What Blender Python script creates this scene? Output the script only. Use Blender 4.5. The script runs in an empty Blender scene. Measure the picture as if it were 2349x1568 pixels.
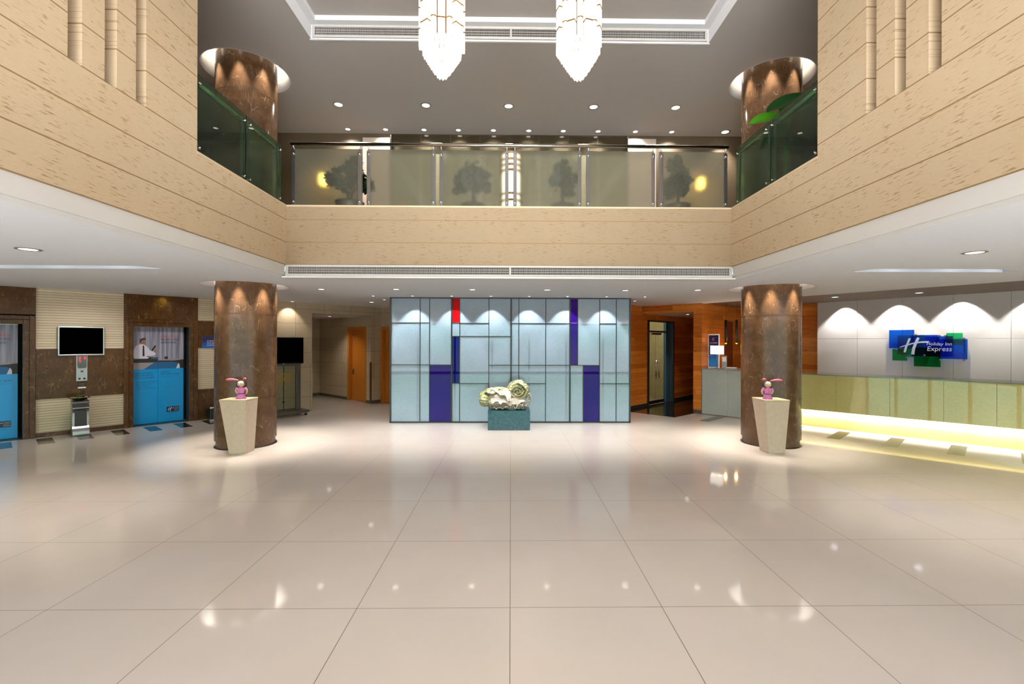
import bpy, bmesh, math, random
from mathutils import Vector, Matrix
from mathutils.geometry import tessellate_polygon
C = bpy.context.scene.collection
S = bpy.context.scene
PI = math.pi
rnd = random.Random(7)

# ------------------------------------------------------------------ camera
cam = bpy.data.objects.new('camera', bpy.data.cameras.new('camera'))
C.objects.link(cam)
FPX, PSI, ROLL = 1049.0, 0.0136, 0.0024
cam.data.sensor_width = 36.0
cam.data.lens = FPX / 2349.0 * 36.0
cam.data.shift_x = -11.3 / 2349.0
cam.data.shift_y = -3.0 / 2349.0
fw = Vector((math.sin(PSI), math.cos(PSI), 0)); rt = Vector((math.cos(PSI), -math.sin(PSI), 0)); up = Vector((0, 0, 1))
rt2 = rt * math.cos(ROLL) + up * math.sin(ROLL); up2 = up * math.cos(ROLL) - rt * math.sin(ROLL)
cam.matrix_world = Matrix(((rt2.x, up2.x, -fw.x, 0), (rt2.y, up2.y, -fw.y, 0), (rt2.z, up2.z, -fw.z, 1.75), (0, 0, 0, 1)))
cam.data.clip_start = 0.05
S.camera = cam

# ------------------------------------------------------------------ view, world, daylight
S.view_settings.view_transform = 'Standard'
S.view_settings.look = 'None'
S.view_settings.exposure = EXPOSURE = 0.0
S.view_settings.gamma = 1.0
S.view_settings.use_curve_mapping = False
cy = S.cycles
cy.use_denoising = True
cy.use_adaptive_sampling = True
cy.adaptive_threshold = 0.04
cy.max_bounces = 8; cy.diffuse_bounces = 4; cy.glossy_bounces = 4; cy.transmission_bounces = 8; cy.transparent_max_bounces = 12
cy.sample_clamp_indirect = 4.0
cy.caustics_reflective = False; cy.caustics_refractive = False
cy.blur_glossy = 0.5

DAY = 7.5      # strength of the daylight outside the entrance
WARM = (1.0, 0.92, 0.82); NEUT = (1.0, 0.975, 0.97); COOL = (0.86, 0.93, 1.0)
P_UP, P_LOW, P_WASH, P_RING, P_RECEP = 260.0, 250.0, 58.0, 150.0, 140.0
E_CHAND, E_DESK = 1.05, 600.0

w = bpy.data.worlds.new('street_daylight'); S.world = w; w.use_nodes = True
nt = w.node_tree; nd = nt.nodes; lk = nt.links
bg = nd['Background']; tc = nd.new('ShaderNodeTexCoord'); sp = nd.new('ShaderNodeSeparateXYZ')
lk.new(tc.outputs['Generated'], sp.inputs[0])
nz = nd.new('ShaderNodeTexNoise'); nz.inputs['Scale'].default_value = 9.0; nz.inputs['Detail'].default_value = 6.0
lk.new(tc.outputs['Generated'], nz.inputs['Vector'])
ad = nd.new('ShaderNodeMath'); ad.operation = 'MULTIPLY_ADD'; ad.inputs[1].default_value = 0.16; ad.inputs[2].default_value = 0.32
lk.new(nz.outputs['Fac'], ad.inputs[0])
a2 = nd.new('ShaderNodeMath'); a2.operation = 'ADD'; lk.new(ad.outputs[0], a2.inputs[0]); lk.new(sp.outputs['Z'], a2.inputs[1])
rp = nd.new('ShaderNodeValToRGB'); e = rp.color_ramp.elements
e[0].position = 0.0; e[0].color = (5.0, 5.2, 5.4, 1); e[1].position = 1.0; e[1].color = (0.62, 0.84, 1.0, 1)
for p, c in ((0.20, (5.0, 5.2, 5.4, 1)), (0.27, (0.30, 0.36, 0.38, 1)), (0.38, (0.26, 0.32, 0.33, 1)), (0.42, (0.10, 0.26, 0.17, 1)), (0.50, (0.22, 0.44, 0.36, 1)), (0.58, (0.34, 0.56, 0.56, 1)), (0.64, (0.75, 0.95, 1.05, 1))):
    k = e.new(p); k.color = c
lk.new(a2.outputs[0], rp.inputs['Fac']); lk.new(rp.outputs['Color'], bg.inputs['Color'])
bg.inputs['Strength'].default_value = DAY

# ------------------------------------------------------------------ helpers: meshes
class MB:
    """collects shapes and links them as ONE mesh object"""
    def __init__(s): s.v = []; s.f = []; s.sm = []
    def add(s, vs, fs, M=None, smooth=False):
        o = len(s.v)
        s.v += [tuple(M @ Vector(p)) if M is not None else tuple(p) for p in vs]
        s.f += [tuple(i + o for i in f) for f in fs]; s.sm += [smooth] * len(fs)
        return s
    def box(s, x0, x1, y0, y1, z0, z1, M=None):
        vs = [(x, y, z) for z in (z0, z1) for y in (y0, y1) for x in (x0, x1)]
        return s.add(vs, [(0, 2, 3, 1), (4, 5, 7, 6), (0, 1, 5, 4), (2, 6, 7, 3), (0, 4, 6, 2), (1, 3, 7, 5)], M)
    def bbox(s, x0, x1, y0, y1, z0, z1, b=0.004, M=None):      # box with chamfered edges
        bm = bmesh.new(); bmesh.ops.create_cube(bm, size=1)
        for q in bm.verts: q.co = Vector(((x0 + x1) / 2 + q.co.x * (x1 - x0), (y0 + y1) / 2 + q.co.y * (y1 - y0), (z0 + z1) / 2 + q.co.z * (z1 - z0)))
        bmesh.ops.bevel(bm, geom=list(bm.edges), offset=b, segments=2, affect='EDGES', profile=0.6)
        bm.verts.index_update(); vs = [q.co.copy() for q in bm.verts]; fs = [[q.index for q in f.verts] for f in bm.faces]; bm.free()
        return s.add(vs, fs, M)
    def poly(s, pts, y=0.0, M=None):                            # flat polygon in the x-z plane facing -y
        loop = [Vector((p[0], p[1], 0)) for p in pts]
        tris = tessellate_polygon([loop])
        fs = []
        for t in tris:
            a, b, c = (loop[i] for i in t)
            fs.append(t if (b - a).cross(c - a).z > 0 else (t[0], t[2], t[1]))
        return s.add([(p[0], y, p[1]) for p in pts], fs, M)
    def prism(s, pts, z0, z1, M=None):                          # polygon in xy extruded in z
        n = len(pts); loop = [Vector((p[0], p[1], 0)) for p in pts]
        ar = sum(pts[i][0] * pts[(i + 1) % n][1] - pts[(i + 1) % n][0] * pts[i][1] for i in range(n))
        if ar < 0: pts = list(reversed(pts)); loop = [Vector((p[0], p[1], 0)) for p in pts]
        tris = []
        for t in tessellate_polygon([loop]):
            a, b, c = (loop[i] for i in t)
            tris.append(tuple(t) if (b - a).cross(c - a).z > 0 else (t[0], t[2], t[1]))
        vs = [(p[0], p[1], z0) for p in pts] + [(p[0], p[1], z1) for p in pts]
        fs = [tuple(reversed(t)) for t in tris] + [tuple(i + n for i in t) for t in tris]
        fs += [(i, (i + 1) % n, n + (i + 1) % n, n + i) for i in range(n)]
        return s.add(vs, fs, M)
    def sheet(s, outer, holes, z, M=None):                      # horizontal sheet with holes
        loops = [[Vector((p[0], p[1], 0)) for p in l] for l in [outer] + holes]
        flat = [p for l in loops for p in l]; fs = []
        for t in tessellate_polygon(loops):
            a, b, c = (flat[i] for i in t)
            fs.append(tuple(t) if (b - a).cross(c - a).z < 0 else (t[0], t[2], t[1]))
        return s.add([(p.x, p.y, z) for p in flat], fs, M)
    def lathe(s, prof, n=32, M=None, smooth=True, a0=0.0, a1=2 * PI, mod=None, cap=False):
        full = abs(a1 - a0 - 2 * PI) < 1e-6; m = n if full else n + 1; vs = []
        for r, z in prof:
            for i in range(m):
                a = a0 + (a1 - a0) * i / n; rr = r * (mod(a, z) if mod else 1)
                vs.append((rr * math.cos(a), rr * math.sin(a), z))
        fs = []
        for j in range(len(prof) - 1):
            for i in range(n):
                i2 = (i + 1) % m
                fs.append((j * m + i, j * m + i2, (j + 1) * m + i2, (j + 1) * m + i))
        if full and cap:
            if prof[0][0] > 1e-6: fs.append(tuple(reversed(range(m))))
            if prof[-1][0] > 1e-6: fs.append(tuple((len(prof) - 1) * m + i for i in range(m)))
        return s.add(vs, fs, M, smooth)
    def cyl(s, r, z0, z1, n=20, x=0, y=0, M=None):
        T = Matrix.Translation((x, y, 0)); return s.lathe([(r, z0), (r, z1)], n, (M @ T) if M is not None else T, cap=True)
    def tube(s, pts, r, n=10, M=None):
        pts = [Vector(p) for p in pts]; rs = r if isinstance(r, (list, tuple)) else [r] * len(pts); vs = []; N = len(pts)
        t0 = (pts[1] - pts[0]).normalized(); u = t0.orthogonal().normalized()
        for i, p in enumerate(pts):
            t = (pts[min(i + 1, N - 1)] - pts[max(i - 1, 0)]).normalized()
            u = (u - t * u.dot(t)).normalized(); wv = t.cross(u)
            for k in range(n):
                a = 2 * PI * k / n; vs.append(p + (u * math.cos(a) + wv * math.sin(a)) * rs[i])
        fs = [(i * n + k, i * n + (k + 1) % n, (i + 1) * n + (k + 1) % n, (i + 1) * n + k) for i in range(N - 1) for k in range(n)]
        fs += [tuple(reversed(range(n))), tuple((N - 1) * n + k for k in range(n))]
        return s.add(vs, fs, M, True)
    def ball(s, c, r, n=16, M=None, sc=(1, 1, 1)):
        pr = [(max(1e-7, r * math.sin(PI * i / n)), -r * math.cos(PI * i / n)) for i in range(n + 1)]
        T = Matrix.Translation(c) @ Matrix.Diagonal((*sc, 1)); return s.lathe(pr, n * 2, (M @ T) if M is not None else T)
    def grid(s, fn, nu, nv, M=None, smooth=True, closed=False):
        vs = [fn(i / nu, j / nv) for j in range(nv + 1) for i in range(nu + 1)]
        fs = [(j * (nu + 1) + i, j * (nu + 1) + i + 1, (j + 1) * (nu + 1) + i + 1, (j + 1) * (nu + 1) + i) for j in range(nv) for i in range(nu)]
        return s.add(vs, fs, M, smooth)
    def text(s, body, h, x=0, z=0, y=0.0, align='LEFT', wide=1.0, bold=0.0, M=None, fit=None, shear=0.0):
        cu = bpy.data.curves.new('lettering', 'FONT'); cu.body = body; cu.size = 1.0; cu.resolution_u = 3; cu.offset = bold; cu.shear = shear
        ob = bpy.data.objects.new('lettering', cu); me = bpy.data.meshes.new_from_object(ob)
        vs = [q.co.copy() for q in me.vertices]; fs = [list(p.vertices) for p in me.polygons]
        bpy.data.objects.remove(ob); bpy.data.curves.remove(cu); bpy.data.meshes.remove(me)
        if not vs: return s
        x0 = min(q.x for q in vs); x1 = max(q.x for q in vs); zb = min(q.y for q in vs); zt = max(q.y for q in vs)
        sc = h / (zt - zb); sx = sc * wide if fit is None else fit / (x1 - x0)
        ox = {'LEFT': 0, 'CENTER': -(x1 - x0) * sx / 2, 'RIGHT': -(x1 - x0) * sx}[align]
        return s.add([(x + ox + (q.x - x0) * sx, y, z + (q.y - zb) * sc) for q in vs], fs, M)
    def build(s, name, mat, parent=None, bevel=0.0, sub=0, solid=0.0):
        me = bpy.data.meshes.new(name); me.from_pydata(s.v, [], s.f); me.update()
        me.polygons.foreach_set('use_smooth', s.sm)
        me.materials.append(mat)
        o = bpy.data.objects.new(name, me); C.objects.link(o)
        if parent is not None: o.parent = parent
        if solid: q = o.modifiers.new('thick', 'SOLIDIFY'); q.thickness = solid; q.offset = 0
        if bevel: q = o.modifiers.new('edge', 'BEVEL'); q.width = bevel; q.segments = 2; q.limit_method = 'ANGLE'
        if sub: q = o.modifiers.new('sub', 'SUBSURF'); q.levels = q.render_levels = sub
        return o
def Tr(x, y, z): return Matrix.Translation((x, y, z))
def Rx(a): return Matrix.Rotation(a, 4, 'X')
def Ry(a): return Matrix.Rotation(a, 4, 'Y')
def Rz(a): return Matrix.Rotation(a, 4, 'Z')
def tag(o, label, cat, group=None):
    o['label'] = label; o['category'] = cat
    if group: o['group'] = group
    return o
def thing(name, label, cat, loc=(0, 0, 0), rotz=0.0, group=None):
    o = bpy.data.objects.new(name, None); C.objects.link(o); o.empty_display_size = 0.1
    o.location = loc; o.rotation_euler = (0, 0, rotz)
    return tag(o, label, cat, group)
def frame(x, y, deg, dx=0.0, dy=0.0):
    """location and turn of a spot dx along / dy into a wall that starts at x,y and runs at deg"""
    a = math.radians(deg)
    return (x + dx * math.cos(a) - dy * math.sin(a), y + dx * math.sin(a) + dy * math.cos(a), 0.0), a
def struct(o, loc=None, rot=0.0):
    o['kind'] = 'structure'
    if loc: o.location = loc; o.rotation_euler = (0, 0, rot)
    return o
def copy_tree(o, parent=None):
    c = o.copy(); C.objects.link(c)
    if parent is not None: c.parent = parent
    for ch in [q for q in kids.get(o.name, [])]: copy_tree(ch, c)
    return c
kids = {}
def index_kids():
    kids.clear()
    for o in bpy.data.objects:
        if o.parent: kids.setdefault(o.parent.name, []).append(o)
def spot(name, loc, energy, color, size=1.6, blend=0.6, rad=0.03, aim=None, parent=None):
    l = bpy.data.lights.new(name, 'SPOT'); l.energy = energy; l.color = color; l.spot_size = size; l.spot_blend = blend; l.shadow_soft_size = rad
    o = bpy.data.objects.new(name, l); C.objects.link(o); o.location = loc
    if aim is not None: o.rotation_euler = (Vector(aim)).to_track_quat('-Z', 'Y').to_euler()
    if parent is not None: o.parent = parent
    return o
def point(name, loc, energy, color, rad=0.03, parent=None):
    l = bpy.data.lights.new(name, 'POINT'); l.energy = energy; l.color = color; l.shadow_soft_size = rad
    o = bpy.data.objects.new(name, l); C.objects.link(o); o.location = loc
    if parent is not None: o.parent = parent
    return o

# ------------------------------------------------------------------ helpers: materials
def lin(c):
    return tuple(((v / 255) / 12.92 if v / 255 <= 0.04045 else ((v / 255 + 0.055) / 1.055) ** 2.4) for v in c) + (1.0,)
class Mat:
    def __init__(s, name):
        s.m = bpy.data.materials.new(name); s.m.use_nodes = True
        s.t = s.m.node_tree; s.n = s.t.nodes; s.p = s.n['Principled BSDF']; s.out = s.n['Material Output']
        s.tc = s.n.new('ShaderNodeTexCoord')
    def L(s, a, b): s.t.links.new(a, b)
    def set(s, i, v):
        if hasattr(v, 'is_output') or isinstance(v, bpy.types.NodeSocket): s.L(v, i)
        else: i.default_value = v
    def coord(s, sc=(1, 1, 1), loc=(0, 0, 0), rot=(0, 0, 0), src='Object'):
        q = s.n.new('ShaderNodeMapping'); s.L(s.tc.outputs[src], q.inputs['Vector'])
        q.inputs['Scale'].default_value = sc; q.inputs['Location'].default_value = loc; q.inputs['Rotation'].default_value = rot
        return q.outputs[0]
    def math(s, op, a, b=None, c=None):
        q = s.n.new('ShaderNodeMath'); q.operation = op
        for i, v in enumerate((a, b, c)):
            if v is not None: s.set(q.inputs[i], v)
        return q.outputs[0]
    def xyz(s, v):
        q = s.n.new('ShaderNodeSeparateXYZ'); s.L(v, q.inputs[0]); return q.outputs
    def comb(s, x, y, z):
        q = s.n.new('ShaderNodeCombineXYZ')
        for i, v in enumerate((x, y, z)): s.set(q.inputs[i], v)
        return q.outputs[0]
    def noise(s, v, scale=5, detail=4, rough=0.55, dist=0.0, col=False):
        q = s.n.new('ShaderNodeTexNoise'); s.L(v, q.inputs['Vector'])
        q.inputs['Scale'].default_value = scale; q.inputs['Detail'].default_value = detail; q.inputs['Roughness'].default_value = rough; q.inputs['Distortion'].default_value = dist
        return q.outputs['Color' if col else 'Fac']
    def white(s, v):
        q = s.n.new('ShaderNodeTexWhiteNoise'); s.L(v, q.inputs['Vector']); return q.outputs['Value']
    def voro(s, v, scale=5, feat='DISTANCE_TO_EDGE', out='Distance'):
        q = s.n.new('ShaderNodeTexVoronoi'); q.feature = feat; s.L(v, q.inputs['Vector']); q.inputs['Scale'].default_value = scale; return q.outputs[out]
    def ramp(s, f, stops, interp='LINEAR'):
        q = s.n.new('ShaderNodeValToRGB'); q.color_ramp.interpolation = interp; e = q.color_ramp.elements
        e[0].position, e[0].color = stops[0]; e[1].position, e[1].color = stops[-1]
        for p, c in stops[1:-1]: k = e.new(p); k.color = c
        s.L(f, q.inputs['Fac']); return q.outputs['Color']
    def step(s, f, a, b):       # smooth 0..1 between a and b
        q = s.n.new('ShaderNodeMapRange'); q.interpolation_type = 'SMOOTHSTEP'; s.L(f, q.inputs['Value'])
        q.inputs['From Min'].default_value = a; q.inputs['From Max'].default_value = b; return q.outputs[0]
    def mix(s, f, a, b, mode='MIX'):
        q = s.n.new('ShaderNodeMix'); q.data_type = 'RGBA'; q.blend_type = mode
        s.set(q.inputs[0], f); s.set(q.inputs[6], a); s.set(q.inputs[7], b); return q.outputs[2]
    def vadd(s, a, b, k):
        q = s.n.new('ShaderNodeVectorMath'); q.operation = 'MULTIPLY_ADD'; s.L(b, q.inputs[0]); q.inputs[1].default_value = (k, k, k); s.L(a, q.inputs[2]); return q.outputs[0]
    def bump(s, h, st=0.3, dist=0.01):
        q = s.n.new('ShaderNodeBump'); q.inputs['Strength'].default_value = st; q.inputs['Distance'].default_value = dist; s.L(h, q.inputs['Height']); s.L(q.outputs[0], s.p.inputs['Normal'])
    def fin(s, col=None, rough=None, metal=0.0, spec=0.5, coat=0.0, ior=None, coat_rough=0.02):
        if col is not None: s.set(s.p.inputs['Base Color'], col)
        if rough is not None: s.set(s.p.inputs['Roughness'], rough)
        s.p.inputs['Metallic'].default_value = metal; s.p.inputs['Specular IOR Level'].default_value = spec
        s.p.inputs['Coat Weight'].default_value = coat; s.p.inputs['Coat Roughness'].default_value = coat_rough
        if ior: s.p.inputs['IOR'].default_value = ior
        return s.m
def plain(name, rgb, rough=0.5, metal=0.0, coat=0.0, var=0.06, scale=14.0, spec=0.5):
    m = Mat(name); c = lin(rgb); f = m.noise(m.coord(), scale, 3)
    col = m.mix(f, tuple(v * (1 - var) for v in c[:3]) + (1,), tuple(min(1, v * (1 + var)) for v in c[:3]) + (1,))
    return m.fin(col, rough, metal, spec, coat)
def glow(name, rgb, strength):
    m = Mat(name); c = lin(rgb); m.p.inputs['Emission Color'].default_value = c; m.p.inputs['Emission Strength'].default_value = strength
    f = m.noise(m.coord(), 20, 2); m.L(m.mix(f, c, c), m.p.inputs['Base Color']); return m.fin(None, 0.5)
def band(m, z, period, w, off=0.0):     # 1 in a thin line every period
    f = m.math('FRACT', m.math('DIVIDE', m.math('ADD', z, -off), period))
    d = m.math('MULTIPLY', m.math('MINIMUM', f, m.math('SUBTRACT', 1.0, f)), period)
    return m.math('LESS_THAN', d, w)

M_ = {}
def mk_floor():
    m = Mat('polished_floor_tile'); v = m.coord(); x, y, z = m.xyz(v)
    g = m.math('MAXIMUM', band(m, x, 1.0, 0.0022), band(m, y, 1.0, 0.0022))
    cell = m.white(m.comb(m.math('FLOOR', x), m.math('FLOOR', y), 0.0))
    f = m.noise(v, 2.2, 5); base = m.mix(f, lin((190, 178, 168)), lin((200, 188, 178)))
    base = m.mix(m.math('MULTIPLY', cell, 0.25), base, lin((190, 180, 170)))
    sp_ = m.step(m.noise(v, 160, 2), 0.66, 0.76); base = m.mix(m.math('MULTIPLY', sp_, 0.18), base, lin((170, 158, 146)))
    col = m.mix(g, base, lin((92, 78, 66)))
    m.bump(m.math('SUBTRACT', 1.0, g), 0.2, 0.002)
    ro = m.math('MULTIPLY_ADD', g, 0.4, m.math('MULTIPLY_ADD', m.noise(v, 1.2, 3), 0.02, 0.05))
    return m.fin(col, ro, 0, 0.7)
def mk_travertine(name, a, b, dash, axis='x', joints=True):
    m = Mat(name); v = m.coord(); x, y, z = m.xyz(v)
    h = {'x': x, 'y': y}[axis]
    st = m.comb(m.math('MULTIPLY', h, 9.0), 0.0, m.math('MULTIPLY', z, 75.0))
    d = m.math('MULTIPLY', m.step(m.noise(st, 1.0, 3, 0.6), 0.56, 0.64), m.step(m.noise(m.comb(h, 0.0, z), 5.0, 2), 0.38, 0.6))
    base = m.mix(m.noise(m.comb(h, 0.0, z), 1.7, 4), lin(a), lin(b))
    fine = m.noise(m.comb(m.math('MULTIPLY', h, 20.0), 0.0, m.math('MULTIPLY', z, 130.0)), 1.0, 2)
    base = m.mix(m.math('MULTIPLY', fine, 0.35), base, lin(dash))
    col = m.mix(m.math('MULTIPLY', d, 0.9), base, lin(dash))
    hgt = m.math('SUBTRACT', 1.0, m.math('MULTIPLY', d, 0.4))
    if joints:
        g = band(m, z, 0.329, 0.0055, 2.853); col = m.mix(g, col, lin((150, 122, 84))); hgt = m.math('SUBTRACT', hgt, g)
    m.bump(hgt, 0.5, 0.006)
    return m.fin(col, 0.55, 0, 0.3)
def mk_marble(name, dark, light, vein, sc=1.0, coat=0.5, amount=1.0, spec=0.35):
    m = Mat(name); v = m.coord((sc, sc, sc)); wv = m.vadd(v, m.noise(v, 2.5, 3, col=True), 0.35)
    base = m.mix(m.step(m.noise(wv, 4.0, 6, 0.6), 0.25, 0.8), lin(dark), lin(light))
    st = m.coord((sc * 1.9, sc * 1.9, sc * 0.42), rot=(0.35, 0.55, 0.3)); w2 = m.vadd(st, m.noise(st, 7, 3, col=True), 0.07)
    d1 = m.voro(w2, 4.0); k1 = m.math('MULTIPLY', m.math('SUBTRACT', 1.0, m.step(d1, 0.0, 0.010)), m.step(m.noise(v, 3.1, 2), 0.50, 0.60))
    s2 = m.coord((sc * 2.6, sc * 2.6, sc * 0.5), rot=(-0.6, 0.75, 1.1)); w3 = m.vadd(s2, m.noise(s2, 9, 2, col=True), 0.04)
    d2 = m.voro(w3, 4.6); k2 = m.math('MULTIPLY', m.math('SUBTRACT', 1.0, m.step(d2, 0.0, 0.010)), m.step(m.noise(v, 5.3, 2), 0.52, 0.62))
    k = m.math('MULTIPLY', m.math('MAXIMUM', k1, m.math('MULTIPLY', k2, 0.7)), 0.75 * amount)
    return m.fin(m.mix(k, base, lin(vein)), 0.16, 0, spec, coat)
def mk_stripes(name, a, b, line, period, axis='x', w=0.0035):
    m = Mat(name); v = m.coord(); x, y, z = m.xyz(v)
    row = m.math('FLOOR', m.math('DIVIDE', z, period)); cell = m.white(m.comb(row, 0.0, 3.0))
    st = m.comb(m.math('MULTIPLY', x, 6.0), 0.0, m.math('MULTIPLY', z, 90.0))
    f = m.noise(st, 1.0, 4, 0.6)
    base = m.mix(m.math('ADD', m.math('MULTIPLY', cell, 0.35), m.math('MULTIPLY', f, 0.6)), lin(a), lin(b))
    g = band(m, z, period, w); fr_ = m.math('FRACT', m.math('DIVIDE', z, period))
    col = m.mix(m.math('MULTIPLY', g, 0.8), base, lin(line))
    m.bump(m.math('SUBTRACT', fr_, m.math('MULTIPLY', g, 0.5)), 0.6, 0.008)
    return m.fin(col, 0.5, 0, 0.3)
def mk_limestone():
    m = Mat('limestone_wall_tile'); v = m.coord(); x, y, z = m.xyz(v)
    xx = m.math('ADD', x, y)
    f = m.noise(m.comb(m.math('MULTIPLY', xx, 5.0), 0.0, m.math('MULTIPLY', z, 60.0)), 1.0, 4, 0.6)
    row = m.math('FLOOR', m.math('DIVIDE', z, 0.36)); cell = m.white(m.comb(row, m.math('FLOOR', m.math('DIVIDE', xx, 0.72)), 1.0))
    base = m.mix(f, lin((168, 148, 122)), lin((212, 194, 166))); base = m.mix(m.math('MULTIPLY', cell, 0.3), base, lin((160, 138, 106)))
    g = m.math('MAXIMUM', band(m, z, 0.36, 0.003), band(m, xx, 0.72, 0.003))
    return m.fin(m.mix(g, base, lin((120, 100, 76))), 0.4, 0, 0.4)
def mk_wood(name, dark, mid, light, plank=0.115, rough=0.32, knots=True, vert=False, sat=1.0):
    m = Mat(name); v = m.coord(); x, y, z = m.xyz(v); h = m.math('ADD', x, y); a, b = (h, z) if not vert else (z, h)
    row = m.math('FLOOR', m.math('DIVIDE', b, plank)); off = m.white(m.comb(row, 7.0, 0.0))
    sh = m.math('ADD', a, m.math('MULTIPLY', off, 5.0)); cell = m.white(m.comb(row, m.math('FLOOR', m.math('DIVIDE', sh, 2.4)), 2.0))
    gv = m.comb(m.math('MULTIPLY', sh, 2.2), m.math('MULTIPLY', row, 3.7), m.math('MULTIPLY', b, 42.0))
    f = m.noise(gv, 1.0, 5, 0.62, 0.6)
    t = m.math('ADD', m.math('MULTIPLY_ADD', f, 0.62, .08), m.math('MULTIPLY', cell, 0.26))
    col = m.ramp(t, [(0.22, lin(dark)), (0.5, lin(mid)), (0.8, lin(light))])
    if knots:
        kv = m.comb(m.math('MULTIPLY', a, 3.0), 0.0, m.math('MULTIPLY', b, 7.0)); d = m.voro(kv, 1.1, 'F1')
        k = m.math('MULTIPLY', m.math('SUBTRACT', 1.0, m.step(d, 0.04, 0.14)), m.step(m.noise(kv, 0.8, 1), 0.5, 0.6)); col = m.mix(k, col, lin((38, 16, 6)))
    g = band(m, b, plank, 0.0016) if plank < 5 else None
    if g is not None: col = m.mix(m.math('MULTIPLY', g, 0.7), col, lin((36, 16, 6)))
    return m.fin(col, rough, 0, 0.45)
def mk_fabric_glass(name, a, b, coat=1.0, weave=0.5):
    """glass laminated over woven cloth"""
    m = Mat(name); v = m.coord(); x, y, z = m.xyz(v)
    wv = m.math('MAXIMUM', m.noise(m.comb(m.math('MULTIPLY', x, 14.0), 0.0, m.math('MULTIPLY', z, 260.0)), 1.0, 2), m.noise(m.comb(m.math('MULTIPLY', x, 260.0), 1.0, m.math('MULTIPLY', z, 14.0)), 1.0, 2))
    f = m.math('MULTIPLY', m.step(wv, 0.5, 0.72), weave)
    cloudy = m.noise(m.comb(x, 0.0, z), 2.0, 3)
    col = m.mix(f, m.mix(cloudy, lin(a), tuple(0.5 * (p + q) for p, q in zip(lin(a), lin(b)))), lin(b))
    m.fin(col, 0.5, 0, 0.0, coat); m.p.inputs['Coat IOR'].default_value = 1.7 if coat > .9 else 1.5; m.p.inputs['Coat Roughness'].default_value = 0.004
    return m.m
def mk_glass_frosted(name, tint, tr_, rough):
    m = Mat(name); n = m.n
    fr_ = n.new('ShaderNodeFresnel'); fr_.inputs['IOR'].default_value = 1.5
    ge = n.new('ShaderNodeNewGeometry'); fro = m.math('MULTIPLY', fr_.outputs[0], m.math('SUBTRACT', 1.0, ge.outputs['Backfacing']))
    gl = n.new('ShaderNodeBsdfGlossy'); gl.inputs['Roughness'].default_value = 0.01
    rf = n.new('ShaderNodeBsdfRefraction'); rf.inputs['IOR'].default_value = 1.25; rf.inputs['Roughness'].default_value = rough; rf.inputs['Color'].default_value = tint + (1,)
    tl = n.new('ShaderNodeBsdfTranslucent'); f = m.noise(m.coord(), 6, 2); m.L(m.mix(f, (0.92, 0.92, 0.80, 1), (0.95, 0.95, 0.84, 1)), tl.inputs['Color'])
    di = n.new('ShaderNodeBsdfDiffuse'); di.inputs['Color'].default_value = (0.55, 0.66, 0.58, 1)
    m1 = n.new('ShaderNodeMixShader'); m1.inputs[0].default_value = tr_; m.L(rf.outputs[0], m1.inputs[1]); m.L(tl.outputs[0], m1.inputs[2])
    m0 = n.new('ShaderNodeMixShader'); m0.inputs[0].default_value = 0.03; m.L(m1.outputs[0], m0.inputs[1]); m.L(di.outputs[0], m0.inputs[2])
    m2 = n.new('ShaderNodeMixShader'); m.L(fro, m2.inputs[0]); m.L(m0.outputs[0], m2.inputs[1]); m.L(gl.outputs[0], m2.inputs[2])
    m.L(m2.outputs[0], m.out.inputs['Surface']); return m.m
def mk_clear(name, rgb, amount=0.96, ior=1.45):
    """clear or coloured sheet glass that light passes straight through"""
    m = Mat(name); n = m.n
    fr_ = n.new('ShaderNodeFresnel'); fr_.inputs['IOR'].default_value = ior
    ge = n.new('ShaderNodeNewGeometry'); fro = m.math('MULTIPLY', fr_.outputs[0], m.math('SUBTRACT', 1.0, ge.outputs['Backfacing']))
    gl = n.new('ShaderNodeBsdfGlossy'); gl.inputs['Roughness'].default_value = 0.01
    tr = n.new('ShaderNodeBsdfTransparent'); f = m.noise(m.coord(), 3, 2); c = tuple(v * amount for v in rgb) + (1,); m.L(m.mix(f, c, tuple(v * 0.97 for v in c[:3]) + (1,)), tr.inputs['Color'])
    m2 = n.new('ShaderNodeMixShader'); m.L(fro, m2.inputs[0]); m.L(tr.outputs[0], m2.inputs[1]); m.L(gl.outputs[0], m2.inputs[2])
    m.L(m2.outputs[0], m.out.inputs['Surface']); return m.m

FLOOR = mk_floor()
TRAV = mk_travertine('travertine_side_wall', (214, 190, 156), (226, 204, 172), (164, 134, 92), 'y')  # colour lightened in place of missing light on the side walls
TRAVF = mk_travertine('travertine_balcony_wall', (162, 142, 113), (174, 153, 125), (138, 112, 78), 'x')  # same stone toned down where the lamps hit it harder
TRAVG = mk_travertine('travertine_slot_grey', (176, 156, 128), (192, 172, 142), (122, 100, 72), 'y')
CAP = plain('limestone_cap', (222, 200, 166), 0.4)
MARB = mk_marble('dark_brown_marble', (74, 51, 32), (98, 72, 49), (204, 180, 146), 1.6, 0.08, 0.9)
MARBW = mk_marble('brown_marble_wall', (66, 40, 18), (88, 58, 31), (186, 156, 118), 2.0, 0.0, 1.3, 0.18)
TEAL = mk_marble('teal_marble', (6, 44, 52), (14, 84, 96), (150, 176, 130), 5.0, 0.5, 0.55)
STRIPE = mk_stripes('ribbed_travertine', (204, 184, 152), (234, 216, 186), (124, 102, 76), 0.0465)
LIME = mk_limestone()
WOOD = mk_wood('orange_cedar_boards', (130, 62, 14), (200, 110, 34), (232, 152, 66))
WOODD = mk_wood('orange_door_veneer', (150, 82, 22), (186, 108, 34), (206, 128, 48), 9.0, 0.35, False, True)
WHITE = plain('white_ceiling_paint', (247, 247, 248), 0.7, var=0.02)
WHITEG = plain('white_gloss_paint', (240, 236, 230), 0.35, var=0.02)
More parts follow.
